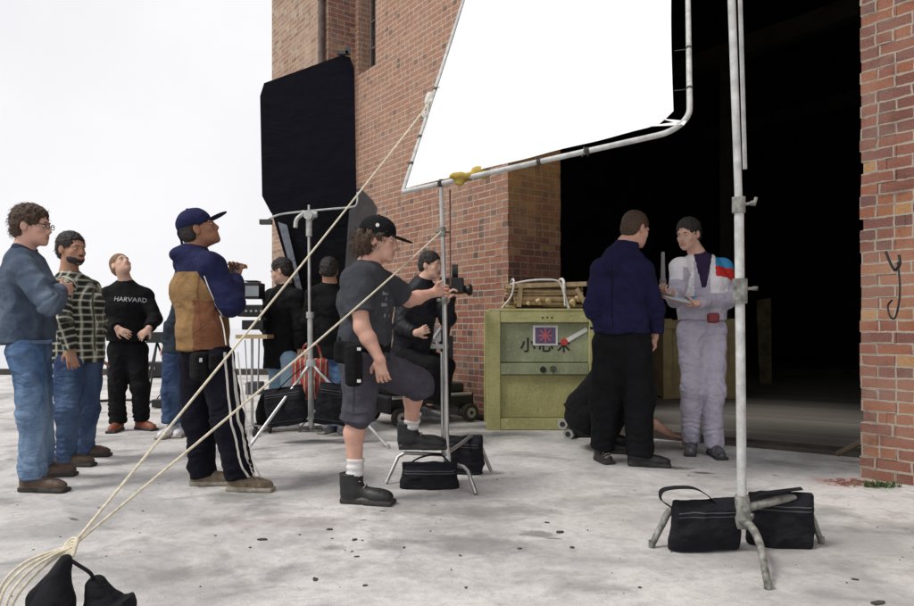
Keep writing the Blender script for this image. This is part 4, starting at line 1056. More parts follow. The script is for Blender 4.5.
# hook and cable on the right pier
m = MB(); pc = lambda px, py, o=.03: (lambda Y: W(px, py, Y))(4.74-(px-862)*.0128-o*.6)
m.tube(arc([pc(886, 252), pc(890, 262), pc(895, 270), pc(900, 264), pc(899, 255)], 6), .009, 6)
m.tube(arc([pc(898, 262), pc(900, 285), pc(899, 303), pc(895, 318), pc(890, 316), pc(888, 306), pc(892, 300)], 6), .006, 6)
tag(m.build('wall_hook', simple('black_iron', (.012, .012, .013), .5)), 'black iron hook with a hanging loop of cable on the right brick pier', 'hook')
# weeds
def blades(name, label, c, n, rx, hh, seed):
    r = random.Random(seed); m = MB()
    for i in range(n):
        a = r.uniform(0, 6.28); q = c+V((r.gauss(0, rx), r.gauss(0, .02), 0)); L = hh*r.uniform(.5, 1); d = V((math.cos(a), math.sin(a), 0))
        w = .006; s = V((-d.y, d.x, 0))*w
        for k in range(2):
            t0, t1 = k/2, (k+1)/2
            P_ = lambda t: q+UPV*L*t*(1-.3*t)+d*L*.6*t*t
            m.add([P_(t0)-s*(1-t0), P_(t0)+s*(1-t0), P_(t1)+s*(1-t1+.02), P_(t1)-s*(1-t1+.02)], [(0, 1, 2, 3)])
    return m.build(name, simple('weed_green', (.07, .12, .035), .7, .4, 30))
struct(blades('weeds', '', G(880, 487), 120, .06, .07, 3), 'stuff', 'small green weeds growing at the foot of the right brick pier', 'weeds')
# fallen brick dust mound = ochre rubble
def rock(m, c, r, rnd):
    n = rnd.randint(5, 7); st_ = rnd.uniform(1, 2.4); a0 = rnd.uniform(0, 3)
    pts = []
    for k in range(n):
        a = 2*math.pi*k/n+rnd.uniform(-.3, .3); x, y = math.cos(a)*r*st_*rnd.uniform(.6, 1.2), math.sin(a)*r*rnd.uniform(.6, 1.2)
        pts.append(c+V((x*math.cos(a0)-y*math.sin(a0), x*math.sin(a0)+y*math.cos(a0), .001)))
    m.prism(pts, (0, 0, r*rnd.uniform(.15, .5)))
rnd = random.Random(5); m = MB()
for i in range(70):
    q = G(858, 484)+V((rnd.gauss(0, .09), rnd.gauss(0, .05), 0)); rock(m, q, rnd.uniform(.004, .018), rnd)
struct(m.build('brick_rubble', simple('brick_crumbs', (.24, .12, .09), .95, .4, 20)), 'stuff', 'crumbled red brick bits at the foot of the right pier', 'rubble')
m = MB(); spots = [(560, 533), (369, 491), (547, 523), (352, 552), (520, 549), (572, 548), (357, 557), (355, 540), (330, 530), (404, 548), (460, 556), (250, 548), (365, 586), (466, 588), (855, 580), (878, 606), (640, 588), (262, 540), (300, 535), (315, 580)]
for px, py in spots:
    rock(m, G(px, min(py, 604)), rnd.uniform(.006, .014), rnd)
for i in range(420):
    rock(m, V((rnd.uniform(-3.2, 3), rnd.uniform(2.3, 8), 0)), .0015+.004*rnd.random()**2, rnd)
struct(m.build('grit', simple('dark_grit', (.06, .055, .05), .9, .4, 20)), 'stuff', 'dark grit and chips scattered over the concrete', 'grit')

# ------------------------------------------------------------------ grip equipment
ALU = simple('galvanised_tube', (.52, .53, .53), .42, .25, 12, metal=.55, bump=.15); ALUW = simple('pale_painted_tube', (.44, .45, .44), .5, .28, 18, bump=.2)
CAST = simple('scuffed_casting', (.22, .22, .20), .6, .7, 25, metal=.3, bump=.5, bscale=50); CHROME = simple('steel_tube', (.50, .50, .49), .3, .25, 8, metal=.8)
ROPE = simple('cream_rope', (.62, .57, .44), .9, .25, 60, bump=.6, bscale=150); ROPEW = simple('white_cotton_rope', (.62, .60, .55), .9, .2, 60, bump=.5)
BAG = cloth('black_canvas', (.012, .012, .016), .35, fold=.7, folds=8, weave=120)

THREAD = simple('grey_thread', (.07, .07, .08), .8)
def knob(m, c, d, L=.05, r=.016):
    d = V(d).normalized(); c = V(c); m.tube([c, c+d*L], .007, 8); m.tube([c+d*L, c+d*(L+.02)], r, 10)
def sandbag(label, c, half, R, seed, straps=True, group='sandbags', strap_pts=None):
    rt = thing('sandbag', label, 'sandbag', (c[0], c[1], c[2]-half[2]), group)
    c = V(c); a = half
    P = [rbox(c, a, R, min(a[1]*.9, .05), .01), ell(c+R@V((0, 0, -a[2]*.25)), (a[0]*.92, a[1]*1.35, a[2]*.72), R, .04)]
    P.append(rbox(c+R@V((0, 0, a[2])), (a[0]*.98, .010, .022), R, .006, .02)); P.append(rbox(c+R@V((0, 0, -a[2])), (a[0]*1.04, .012, .010), R, .006, .02))
    bg_, bv_ = sdf_mesh('bag', P, .006, BAG, rt, disp=folds(seed, .013, (9, 9, 10)), cut=[((0, 0, .003), (0, 0, -1))], extra='bvh')
    for z_ in (.80, .66, -.78):
        ribbon(bv_, [c+R@V((x_*a[0]*.9, -.1, z_*a[2])) for x_ in (-1, -.3, .3, 1)], R@V((0, 0, 1)), R@V((0, 1, 0)), .004, .0015).build('stitching', THREAD, bg_)
    if strap_pts:
        m = MB(); pts = arc(strap_pts, 8); d = R@V((0, 1, 0))*.018
        vs = [x for p in pts for x in (p-d, p+d)]; n = len(pts)
        up = V((0, 0, .004)); vs2 = [v+up for v in vs]
        m.add(vs+vs2, [(2*i, 2*i+1, 2*i+3, 2*i+2) for i in range(n-1)]+[(2*n+2*i, 2*n+2*i+2, 2*n+2*i+3, 2*n+2*i+1) for i in range(n-1)]+[(2*i, 2*i+2, 2*n+2*i+2, 2*n+2*i) for i in range(n-1)]+[(2*i+1, 2*n+2*i+1, 2*n+2*i+3, 2*i+3) for i in range(n-1)])
        m.build('strap', BAG, rt)
    return rt

# right tall stand
Y = 3.18
st = thing('light_stand', 'tall galvanised light stand in the right foreground with two black sandbags at its foot', 'light stand', W(742, 550, Y), 'tall stands')
b0 = W(742, 505, Y); t0 = W(739, 208, Y); t1 = W(728.5, -90, Y)
m = MB(); m.tube([b0, t0], .0205, 16); m.build('lower_tube', ALUW, st, smooth=True)
m = MB(); m.tube([t0, t1], .0165, 16); m.build('upper_tube', ALUW, st, smooth=True)
m = MB(); a = W(738.7, 205, Y); m.tube([a+V((0, 0, .035)), a-V((0, 0, .035))], .029, 14); knob(m, a, (1, -.3, .1), .05, .012); m.tube([a+V((.06, -.02, -.005)), a+V((.07, -.02, .03))], .008, 8); m.build('collar', CAST, st, smooth=True)
m = MB(); a = W(740, 291, Y); m.tube([a+V((0, 0, .055)), a-V((0, 0, .055))], .032, 14); knob(m, a+V((0, 0, .01)), (1, -.1, .02), .055, .010); m.build('collar', CAST, st, smooth=True)
m = MB(); a = W(742, 512, Y); m.tube([a+V((0, 0, .075)), a+V((0, 0, .03)), a+V((0, 0, -.02)), a-V((0, 0, .07))], [.030, .036, .045, .034], 14); knob(m, a+V((0, -.02, .03)), (-.4, -1, 0), .03, .014); knob(m, a+V((0, 0, -.01)), (.8, -.8, 0), .03, .012); m.build('base_casting', CAST, st, smooth=True)
for pts in ([W(742, 520, Y-.02), W(752, 528, Y-.12), W(760, 545, Y-.28), G(768, 586, .012)],
            [W(738, 512, Y), W(700, 506, Y+.03), W(672, 510, Y+.06), W(662, 525, Y+.06), G(652, 545, .012)],
            [W(746, 508, Y), W(780, 500, Y+.05), W(802, 498, Y+.08), W(811, 515, Y+.10), G(821, 541, .012)]):
    p = arc(pts, 6); m = MB(); m.tube(p, [.020-.006*i/(len(p)-1) for i in range(len(p))], 10); m.tube([p[-1]+V((0, 0, .02)), p[-1]-V((0, 0, .010))], .016, 8); m.build('leg', CAST, st, smooth=True)
# rod hanging parallel behind the upper tube and the arm that carries it
m = MB(); m.tube([W(738, -80, Y+.05), W(745, 169, Y+.05)], .0095, 10); m.tube([t1+V((-.05, 0, -.05)), W(738, -70, Y+.05)+V((.05, .02, 0))], .012, 8); m.build('hanging_rod', ALUW, st, smooth=True)
sandbag('flat black sandbag with a raised strap loop, left of the foreground stand', W(704, 531, 3.20)+V((0, 0, .0)), (.155, .045, .125), frame((-.12, 1), .12), 3,
        strap_pts=[W(672, 508, 3.2), W(661, 500, 3.17), W(664, 490, 3.15), W(690, 488, 3.15), W(705, 494, 3.17), W(716, 504, 3.18)])
sandbag('plump black sandbag folded over the right leg of the foreground stand', W(779, 524, 3.28), (.14, .055, .125), frame((.18, 1), .10), 6,
        strap_pts=[W(748, 497, 3.2), W(762, 494, 3.2), W(785, 491, 3.22), W(802, 489, 3.25)])

# left stand the man grips
st = thing('light_stand', 'steel turtle-base stand gripped by the man in shorts, two black sandbags over its legs', 'light stand', G(447, 478), 'tall stands')
c0 = W(447, 458, 4.60)
m = MB(); m.tube([c0, W(444.5, 296, 4.60)], .0165, 14); m.build('lower_tube', CHROME, st, smooth=True)
m = MB(); m.tube([W(444.5, 300, 4.60), W(442.5, 232, 4.60)], .013, 14); m.build('middle_tube', CHROME, st, smooth=True)
m = MB(); m.tube([W(442.5, 234, 4.60), W(441, 187, 4.58)], .0135, 14); m.build('upper_tube', ALUW, st, smooth=True)
for (px, py) in ((444.5, 300), (442.5, 232)):
    m = MB(); a = W(px, py, 4.60); m.tube([a+V((0, 0, .03)), a-V((0, 0, .03))], .023, 12); knob(m, a, (-1, -.4, 0), .03, .011); m.build('collar', CAST, st, smooth=True)
m = MB(); m.tube([c0+V((0, 0, .07)), c0, c0-V((0, 0, .06))], [.021, .026, .022], 12); knob(m, c0, (0, -1, .2), .02, .012); m.build('base_casting', CHROME, st, smooth=True)
for pts in ([W(446, 455, 4.60), W(405, 453, 4.62), W(398, 457, 4.62), G(386, 483, .008)], [W(449, 463, 4.58), W(464, 467, 4.40), W(468, 471, 4.37), G(476, 494, .008)],
            [W(449, 452, 4.62), W(470, 437, 4.82), W(477, 437, 4.88), G(491, 471, .008)]):
    p = [V(x) for x in pts]; q = [p[0], p[1]]+arc([p[1], p[2]], 3)[1:]+[p[3]]; m = MB(); m.tube(q, .0125, 10); m.build('leg', CHROME, st, smooth=True)
m = MB(); m.tube([W(450, 190, 4.64), W(450.5, 286, 4.64)], .0055, 8); m.tube([W(443, 232, 4.6), W(450, 232, 4.64)], .006, 8); m.build('safety_rod', simple('rusty_rod', (.16, .07, .05), .6), st, smooth=True)
m = MB(); m.tube([W(441.5, 352, 4.63), W(442.5, 455, 4.63)], .008, 8); m.build('side_rod', CHROME, st, smooth=True)
sandbag('black sandbag lying across the near leg of the stand by the raised boot', W(430, 481, 4.46), (.175, .06, .095), frame((.0, 1), .1), 11, strap_pts=[W(404, 468, 4.45), W(420, 458, 4.5), W(440, 455, 4.55), W(452, 466, 4.5)])
sandbag('black sandbag hung over the back right leg of the gripped stand', W(464, 456, 4.88), (.13, .06, .125), frame((.25, 1), .15), 13, strap_pts=[W(450, 442, 4.8), W(462, 437, 4.82), W(478, 436, 4.86)])

# overhead frame with white cloth
A = V((-.356, 4.69, 1.897)); Bq = V((1.278, 3.90, 2.097)); e1 = (Bq-A).normalized(); vv_ = V((.256, .529, .81)); vv_ = (vv_-e1*vv_.dot(e1)).normalized(); L = 1.826; HH = 2.44; nrm_ = e1.cross(vv_)
pl = lambda a, b_, o=0: A+e1*a+vv_*b_+nrm_*o
fr = thing('butterfly_frame', 'large tilted tube frame stretched with bright white cloth above the stands', 'diffusion frame', pl(0, 0))
r_ = .17
m = MB(); pts = [pl(0, .05), pl(0, 0), pl(.03, 0)]
corner = [pl(L-r_+r_*math.sin(t), r_-r_*math.cos(t)) for t in [math.pi/2*k/8 for k in range(9)]]
m.tube([pl(0, HH), pl(0, .012), pl(.004, .004), pl(.012, 0)]+corner+[pl(L, HH)], .0165, 12); m.tube([pl(0, HH), pl(L, HH)], .0165, 12); m.build('tube_frame', ALUW, fr, smooth=True)
sm, nt, b = newmat('white_silk'); h = N(nt)
b.inputs['Base Color'].default_value = (.88, .89, .90, 1); b.inputs['Roughness'].default_value = .8
tr = nt.nodes.new('ShaderNodeBsdfTranslucent'); tr.inputs[0].default_value = (.92, .93, .94, 1)
mx = nt.nodes.new('ShaderNodeMixShader'); mx.inputs[0].default_value = .12; nt.links.new(b.outputs[0], mx.inputs[1]); nt.links.new(tr.outputs[0], mx.inputs[2])
nt.links.new(mx.outputs[0], [n for n in nt.nodes if n.type == 'OUTPUT_MATERIAL'][0].inputs[0])
m = MB(); ng = 24
def fab(u, v):
    x0 = .022; x1 = L-.085-.02*math.sin(u*0+v*3); y0 = .02+.055*u; x = x0+(x1-x0)*u; y = y0+(HH-.03-y0)*v
    cutc = max(0, (x-(x1-.09))+((y0+.09)-y)-.09)
    return pl(x-cutc*.5, y+cutc*.5, .010+.02*math.sin(u*3.1)*math.sin(v*3.1)+.003*math.sin(u*23+v*7))
vs = [fab(i/ng, k/ng) for k in range(ng+1) for i in range(ng+1)]
m.add(vs, [(k*(ng+1)+i, k*(ng+1)+i+1, (k+1)*(ng+1)+i+1, (k+1)*(ng+1)+i) for k in range(ng) for i in range(ng)]); fb_ = m.build('cloth', sm, fr, smooth=True)
TIE = simple('tie_cord', (.05, .045, .04), .8, .6, 30)
rnd = random.Random(9)
for (u, v) in [(.0, .27), (.0, .55), (.0, .80), (.0, 1.1), (.45, 0), (.95, 0), (1.25, 0), (.28, 0)]:
    c = pl(u, v); m = MB()
    for k in range(4):
        a = c+V((rnd.uniform(-.03, .03), rnd.uniform(-.03, .03), rnd.uniform(-.03, .03))); m.tube(arc([c, a, a+V((rnd.uniform(-.04, .04), 0, rnd.uniform(-.05, .02)))], 4), .0035, 5)
    ring = pl(u, v, 0); m.tube([c-(e1 if v == 0 else vv_)*.012, c+(e1 if v == 0 else vv_)*.012], .021, 8)
    m.build('tie', TIE, fr)
for (v) in (.35, .75): 
    m = MB(); m.tube([pl(L, v), pl(L-.085, v+.02)], .003, 5); m.tube([pl(L, v-.01), pl(L, v+.01)], .020, 8); m.build('tie', TIE, fr)
m = MB(); cc = pl(L-.035, .035); m.prism([pl(L-.15, .12, .01), pl(L-.03, .02, .01), pl(L-.015, .05, .01)], nrm_*.004); m.prism([pl(L-.24, .085, .01), pl(L-.05, .03, .01), pl(L-.06, .06, .01)], nrm_*.004); m.build('corner_strap', simple('white_webbing', (.75, .75, .74), .8), fr)
# white knots where the guy rope is tied to the left tube
tie_pt = pl(0, 1.0)
ms = sdf_mesh('white_rag', [ell(tie_pt+V((-.02, 0, 0)), (.035, .03, .05), None, .02), ell(tie_pt+V((-.035, -.01, -.05)), (.022, .02, .04), None, .02), ell(pl(0, .80)+V((-.01, -.01, 0)), (.03, .025, .03), None, .02)], .005, ROPEW, None, disp=lambda p: .01*vnoise(p*45, 3))
tag(ms, 'white rag knotted round the left tube of the cloth frame', 'rag')
yc = pl(.44, .0)
ms = sdf_mesh('yellow_rag', [ell(yc+V((0, -.01, .012)), (.085, .035, .026), frame((0, 1)), .02), ell(yc+V((.10, -.01, .045)), (.05, .03, .032), None, .02), ell(yc+V((.14, 0, .03)), (.035, .02, .03), None, .02), ell(yc+V((-.02, -.01, -.03)), (.03, .02, .02), None, .02)], .005, cloth('yellow_cloth', (.50, .36, .08), .35), None, disp=lambda p: .012*vnoise(p*38, 5))
tag(ms, 'crumpled yellow rag tied round the bottom tube of the white cloth frame', 'rag')

# guy ropes
kn = W(70, 548, 2.30)
def rope(name, label, a, b_, sag, r=.0052, mat=ROPE):
    m = MB(); a = V(a); b_ = V(b_); n = 40; pts = []
    for i in range(n+1):
        t = i/n; pts.append(a.lerp(b_, t)-V((0, 0, sag*4*t*(1-t))))
    m.tube(pts, r, 8); return tag(m.build(name, mat, smooth=True), label, 'rope', 'guy ropes')
rope('guy_rope', 'upper cream guy rope running up to the left tube of the white cloth frame', kn, tie_pt, .02)
rope('guy_rope', 'lower cream guy rope running up to the collar of the gripped stand', kn, W(441, 232, 4.57), .02)
m = MB(); rnd = random.Random(2)
for i in range(5):
    o_ = V((rnd.uniform(-.02, .02), rnd.uniform(-.02, .02), rnd.uniform(-.015, .015)))
    m.tube(arc([kn+o_*.3, W(52, 556, 2.28)+o_, W(30, 570, 2.24)+o_*2, W(10, 592, 2.2)+o_*2.5, W(0, 620, 2.2)+o_*2.5], 6), .0050, 6)
for i in range(4):
    t = .55*i; a = V((.4, -1, .3)).normalized(); ring = [kn+V((math.cos(x)*.020, math.sin(x)*.014+(i-2)*.005, math.sin(x)*.018+math.cos(x)*.006+(i-2)*.008)) for x in [2*math.pi*k/12 for k in range(13)]]
    m.tube(ring, .0055, 6, caps=False)
tag(m.build('rope_knot', ROPE, smooth=True), 'thick bundle of cream rope knotted above the sandbags in the near left corner', 'rope')
def slump(label, pts, gnd, seed, strap_pts=None):
    rt = thing('sandbag', label, 'sandbag', (gnd.x, gnd.y, 0), 'sandbags'); P = []
    for a, b_, w0_, w1_ in pts: P.append(ecap(a, b_, (1, .2, 0), w0_, w1_, .03))
    sdf_mesh('bag', P, .005, BAG, rt, disp=folds(seed, .014, (12, 12, 7)), cut=[((0, 0, .003), (0, 0, -1))])
    if strap_pts:
        m = MB()
        p = arc(strap_pts, 8); m.tube(p, .006, 8); m.build('strap', BAG, rt, smooth=True)
slump('black sandbag in the near left corner directly under the rope knot', [(W(65, 560, 2.25), W(56, 600, 2.24), (.018, .03), (.055, .06)), (W(56, 600, 2.24), V((W(50, 600, 2.24).x, 2.24, .07)), (.06, .065), (.085, .09)), (W(62, 566, 2.25), W(36, 598, 2.25), (.02, .03), (.035, .05))], G(50, 650), 21)
slump('black sandbag slumped to the right in the near left corner, strap up to the knot', [(W(94, 584, 2.30), W(101, 612, 2.30), (.03, .04), (.055, .07)), (W(103, 612, 2.30), V((W(106, 600, 2.30).x, 2.30, .07)), (.06, .07), (.10, .09)), (W(96, 590, 2.3), W(122, 608, 2.3), (.02, .03), (.025, .04))], G(110, 650), 23,
    strap_pts=[W(64, 556, 2.26), W(78, 565, 2.26), W(90, 573, 2.27), W(95, 582, 2.29)])

# black flag
YF = 6.35
fl = thing('flag_panel', 'large black cloth flag with clipped corners held up before the far brick bay', 'flag panel', W(309, 222, YF))
outl = [(260, 96), (264, 83), (342, 55), (350, 57), (354, 68), (356.5, 205), (347, 211), (279, 216), (271, 213), (262, 196)]
m = MB(); m.prism([W(x, y, YF+.001*(x-309)) for x, y in outl], (0, .016, 0)); m.build('black_cloth', cloth('flag_duvetyne', (.0025, .0026, .008), .3, fold=.3, folds=3), fl)
m = MB(); m.tube(arc([W(262, 223, YF-.03), W(275, 216, YF-.03), W(290, 213, YF-.03), W(330, 209, YF-.03), W(352, 207, YF-.03), W(357, 203, YF-.03), W(357.5, 192, YF-.03)], 5), .009, 8); m.build('frame_rod', ALUW, fl, smooth=True)
m = MB(); m.box(W(266, 222, YF-.03), (.055, .02, .022)); m.build('rod_end', simple('dark_metal', (.04, .04, .04), .5), fl)
m = MB(); m.box(W(343, 53, YF-.02), (.05, .02, .015)); m.box(W(348, 51, YF-.02), (.02, .02, .03)); m.build('top_clip', simple('dark_metal2', (.04, .04, .04), .5), fl)
# its stand
ls = thing('combo_stand', 'silver stand on a wide tripod holding the black flag, two black bags hung from it', 'stand', W(311, 440, 6.3))
YS = 6.28
m = MB(); m.tube([W(309, 205, YS), W(309.5, 322, YS)], .013, 10); m.build('upper_tube', CHROME, ls, smooth=True)
m = MB(); m.tube([W(310, 316, YS), W(311, 432, YS)], .023, 12); m.tube([W(310, 312, YS), W(310, 318, YS)], .034, 12); m.build('lower_tube', ALU, ls, smooth=True)
m = MB(); gh = W(309, 218, YS-.03); m.tube([gh+V((-.06, 0, .04)), gh+V((.07, 0, .03))], .030, 10); m.tube([gh+V((0, -.05, .02)), gh+V((0, .05, .02))], .040, 12)
m.tube(arc([gh+V((-.05, -.03, .03)), gh+V((-.10, -.04, -.02)), gh+V((-.11, -.04, -.09))], 4), .018, 8); m.tube([gh+V((0, 0, 0)), gh+V((0, 0, -.16))], .026, 10); m.build('grip_head', ALUW, ls, smooth=True)
ap = W(311, 363, YS)
for e in (G(248, 449, .01), G(388, 447, .01), V((W(311, 363, 6.9).x, 7.0, .01))):
    m = MB(); m.tube([ap, e], .014, 8); m.tube([e+V((0, 0, .02)), e-V((0, 0, .009))], .018, 8); m.build('leg', ALU, ls, smooth=True)
m = MB(); m.tube([ap+V((0, 0, -.03)), ap+V((0, 0, .03))], .045, 12); m.build('collar', ALUW, ls, smooth=True)
m = MB(); m.tube([W(300, 428, YS), W(322, 428, YS)], .02, 8); m.box(W(311, 430, YS), (.10, .06, .012)); m.build('foot_plate', CAST, ls)
sandbag('black bag hanging from the left leg of the flag stand', W(286, 407, 6.15), (.17, .07, .15), frame((.1, 1), 0, -.15), 31, strap_pts=[W(272, 396, 6.12), W(290, 378, 6.15), W(305, 366, 6.2)])
sandbag('black bag hanging from the right leg of the flag stand', W(333, 405, 6.15), (.135, .07, .16), frame((-.1, 1), 0, .15), 33, strap_pts=[W(318, 370, 6.2), W(330, 380, 6.15), W(342, 390, 6.12)])
# red striped cloth bag
rm, nt, b = newmat('red_striped_cloth'); h = N(nt); tc = h.n('ShaderNodeTexCoord').outputs['Object']; sp = h.n('ShaderNodeSeparateXYZ'); h.l(tc, sp.inputs[0])
f = h.math('FRACT', h.math('DIVIDE', h.math('ADD', sp.outputs[0], h.math('MULTIPLY', h.noise(tc, 8, 3), .03)), .045))
h.l(h.ramp(f, [(0, (.34, .04, .03)), (.55, (.40, .30, .22)), (.8, (.10, .02, .02))], 'CONSTANT'), b.inputs['Base Color']); b.inputs['Roughness'].default_value = .9
rb = thing('striped_bag', 'red and cream striped cloth bag behind the flag stand', 'bag', W(310, 425, 6.5))
sdf_mesh('bag', [rbox(W(311, 376, 6.5), (.155, .07, .16), None, .05, .01), ell(W(311, 386, 6.5), (.14, .10, .12), None, .05)], .007, rm, rb, disp=folds(5, .014, (10, 10, 5)))
MB().tube(arc([W(300, 362, 6.5), W(305, 345, 6.48), W(317, 345, 6.48), W(322, 362, 6.5)], 6), .010, 6).build('handle', rm, rb)

# big soft light behind the flag
sl = thing('soft_light', 'big black hooded light with a grey side behind the black flag', 'film light', W(322, 430, 7.3))
GREYN = cloth('grey_nylon', (.27, .30, .35), .2, fold=.3); YL = 7.15
fA, fB, fC, fD = W(268, 200, YL), W(350, 190, YL), W(342, 302, YL+.1), W(298, 302, YL+.1)
bA, bB, bC, bD = W(282, 190, YL+.9), W(377, 208, YL+.75), W(368, 285, YL+.5), W(305, 285, YL+.5)
m = MB(); m.quad(fA, fD, fC, fB); m.quad(fA, bA, bD, fD); m.quad(fD, bD, bC, fC); m.quad(fA, fB, bB, bA); m.quad(bA, bB, bC, bD); m.build('hood', cloth('black_hood', (.005, .005, .009), .3, fold=.5, folds=3), sl)
m = MB(); o_ = V((.006, -.004, 0)); mid1 = W(360, 188, YL+.2)
m.add([fB+o_, fC+o_, bC+o_, bB+o_, W(372, 200, YL+.62)+o_, mid1+o_], [(0, 1, 2, 3, 4, 5)]); m.prism([W(278, 222, YL-.01), W(300, 302, YL+.08), W(305, 302, YL+.08), W(287, 225, YL-.01)], (0, -.006, 0)); m.build('side_panel', GREYN, sl)
m = MB(); m.tube([W(326, 300, YL+.3), W(326, 428, YL+.3)], .02, 8); m.build('pole', CHROME, sl, smooth=True)
for a in (0, 2.1, 4.2):
    q = W(326, 400, YL+.3); m = MB(); m.tube([q, V((q.x+math.cos(a)*.4, q.y+math.sin(a)*.4, .01))], .012, 8); m.build('leg', CHROME, sl, smooth=True)
m = MB(); m.box(W(322, 298, YL+.25), (.13, .10, .06)); m.build('lamp_housing', simple('dark_housing', (.03, .03, .035), .5), sl, bevel=.02)

# monitor cart
vc = thing('monitor_stand', 'small video monitor on a wheeled stand with tan tray beside the black coat', 'monitor stand', W(252, 436, 6.7))
BP = simple('black_case', (.010, .010, .011), .45, .4, 10)
YC = 6.7
m = MB(); m.box(W(253, 291, YC), (.085, .11, .075)); m.box(W(253, 281.5, YC), (.06, .08, .006)); vb = m.build('monitor', BP, vc, bevel=.008)
MB().box(W(252, 291, YC-.114), (.062, .003, .048)).build('screen', simple('monitor_screen', (.25, .28, .30), .2), vb)
m = MB(); m.box(W(254, 311, YC), (.12, .13, .055)); m.box(W(256, 325, YC), (.10, .12, .045)); rk = m.build('recorder_box', BP, vc, bevel=.008)
m = MB(); [m.tube([W(246+k*5, 311, YC-.13), W(246+k*5, 311, YC-.145)], .012, 8) for k in range(4)]; m.build('dials', BUCKLE, rk)
MB().box(W(256, 336.5, YC), (.145, .16, .018)).build('tray', simple('tan_wood', (.45, .34, .18), .7), vc)
m = MB(); m.tube([W(252, 338, YC), W(252, 432, YC)], .013, 8); m.tube([W(259, 338, YC), W(258, 390, YC)], .008, 8); m.tube([W(245, 340, YC), W(248, 400, YC)], .006, 6); m.build('post', CHROME, vc, smooth=True)
MB().box(W(255, 388, YC+.1), (.07, .08, .06)).build('battery_box', simple('grey_box', (.14, .14, .15), .6), vc, bevel=.01)
for a in (3.3, 5.2, .3, 1.7):
    q = W(252, 425, YC); e = V((q.x+math.cos(a)*.16, q.y+math.sin(a)*.2, .05)); m = MB(); m.tube([q, e], .010, 6); m.build('base_leg', CHROME, vc)
    m = MB(); m.tube([e+V((-.012, 0, -.01)), e+V((.012, 0, -.01))], .038, 12); m.build('caster', SOLE_DARK, vc)
cb_ = sdf_mesh('cable_bag', [ell(W(266, 412, 6.95), (.10, .12, .17), None, .03)], .009, BLACKC, None, disp=folds(8, .02)); tag(cb_, 'round black bag on the concrete between monitor stand and black coat', 'bag')

hc = thing('hard_case', 'black hard case with steel edges standing behind the flag stand', 'case', W(322, 425, 7.6))
m = MB(); m.box(W(322, 396, 7.7), (.28, .16, .24)); m.build('case_body', BP, hc, bevel=.02)
for x in (-.27, .27): MB().box(W(322, 396, 7.7)+V((x, -.165, 0)), (.012, .006, .235)).build('steel_edge', BUCKLE, hc)
# film camera dolly
dl = thing('camera_dolly', 'low black wheeled camera dolly by the brick wall under the film camera', 'camera dolly', W(420, 425, 7.3))
dd = (W(452, 412, 7.55)-W(384, 418, 7.1)); dd.z = 0; RD = Matrix.Rotation(math.atan2(dd.y, dd.x), 3, 'Z'); cD = (W(452, 412, 7.55)+W(384, 418, 7.1))/2
cD = V((cD.x, cD.y+.28, 0))
m = MB(); m.box(cD+V((0, 0, .22)), (.52, .26, .09), RD); m.box(cD+V((0, 0, .36)), (.42, .22, .05), RD); m.build('chassis', BP, dl, bevel=.02)
for x in (-.42, .42):
    for y in (-.32, .32):
        q = cD+RD@V((x, y, .10)); ax = RD@V((0, 1, 0)); m = MB(); m.tube([q-ax*.03, q+ax*.03], .095, 20); w_ = m.build('wheel', SOLE_DARK, dl, smooth=True)
        m = MB(); m.tube([q-ax*.036, q+ax*.036], .055, 16); m.build('hub', BUCKLE, w_, smooth=True); MB().tube([q-ax*.040, q+ax*.04], .020, 10).build('axle_cap', BP, w_)
m = MB(); m.tube([cD+V((.1, 0, .4)), cD+V((.12, -.02, .85))], .06, 12); m.build('column', BP, dl, smooth=True)
m = MB(); m.box(W(404, 350, 6.9), (.13, .12, .07)); m.build('seat_box', simple('tan_box', (.36, .22, .12), .7), dl, bevel=.01)
m = MB(); q = W(433, 346, 6.95); m.box(q, (.15, .16, .02)); m.box(W(436, 334, 6.9), (.05, .05, .07)); m.tube([W(429, 345, 6.85), W(441, 328, 6.85)], .018, 8); m.tube([W(440, 350, 6.85), W(432, 330, 6.85)], .014, 8); m.build('geared_head', CHROME, dl)
m = MB(); m.box(W(447, 352, 7.0), (.06, .12, .16)); m.build('battery_pack', BP, dl, bevel=.01)
MB().tube([cD+RD@V((-.5, -.3, .3)), cD+RD@V((.45, -.3, .3))], .018, 8).build('push_bar', BUCKLE, dl)
fc = thing('film_camera', 'black film camera at shoulder height before the brick wall', 'film camera', W(455, 296, 6.9))
m = MB(); m.box(W(455, 286, 6.9), (.085, .13, .075)); m.build('camera_body', BP, fc, bevel=.012)
m = MB(); q = W(455, 275, 6.93); m.tube([q+V((-.03, 0, .02)), q+V((.03, 0, .02))], .085, 18); m.build('magazine', BP, fc, smooth=True)
m = MB(); q = W(463, 289, 6.85); m.tube([q, q+V((.05, -.02, -.01))], .04, 14); m.tube([q+V((.05, -.02, -.01)), q+V((.075, -.03, -.01))], .055, 14); m.build('lens', BP, fc, smooth=True)
m = MB(); m.tube([W(450, 282, 6.85), W(441, 279, 6.75)], .022, 10); m.build('eyepiece', BP, fc, smooth=True)
m = MB(); m.tube([W(452, 296, 6.9), W(443, 345, 6.92)], .045, 10); m.build('support', BP, fc, smooth=True)

# cables on the ground
CAB = simple('black_cable', (.012, .012, .012), .5)
def cable(label, pts, r=.014):
    m = MB(); m.tube(arc([G(a, b_, r*.9) for a, b_ in pts], 8), r, 8); tag(m.build('cable', CAB, smooth=True), label, 'cable', 'black cables on the ground')
cable('black cable lying on the concrete behind the men at the left', [(70, 404), (100, 401), (130, 400), (158, 402), (200, 399)], .018)
cable('thick black cable lying along the foot of the brick wall', [(440, 409), (460, 413), (478, 417), (500, 420)], .035)
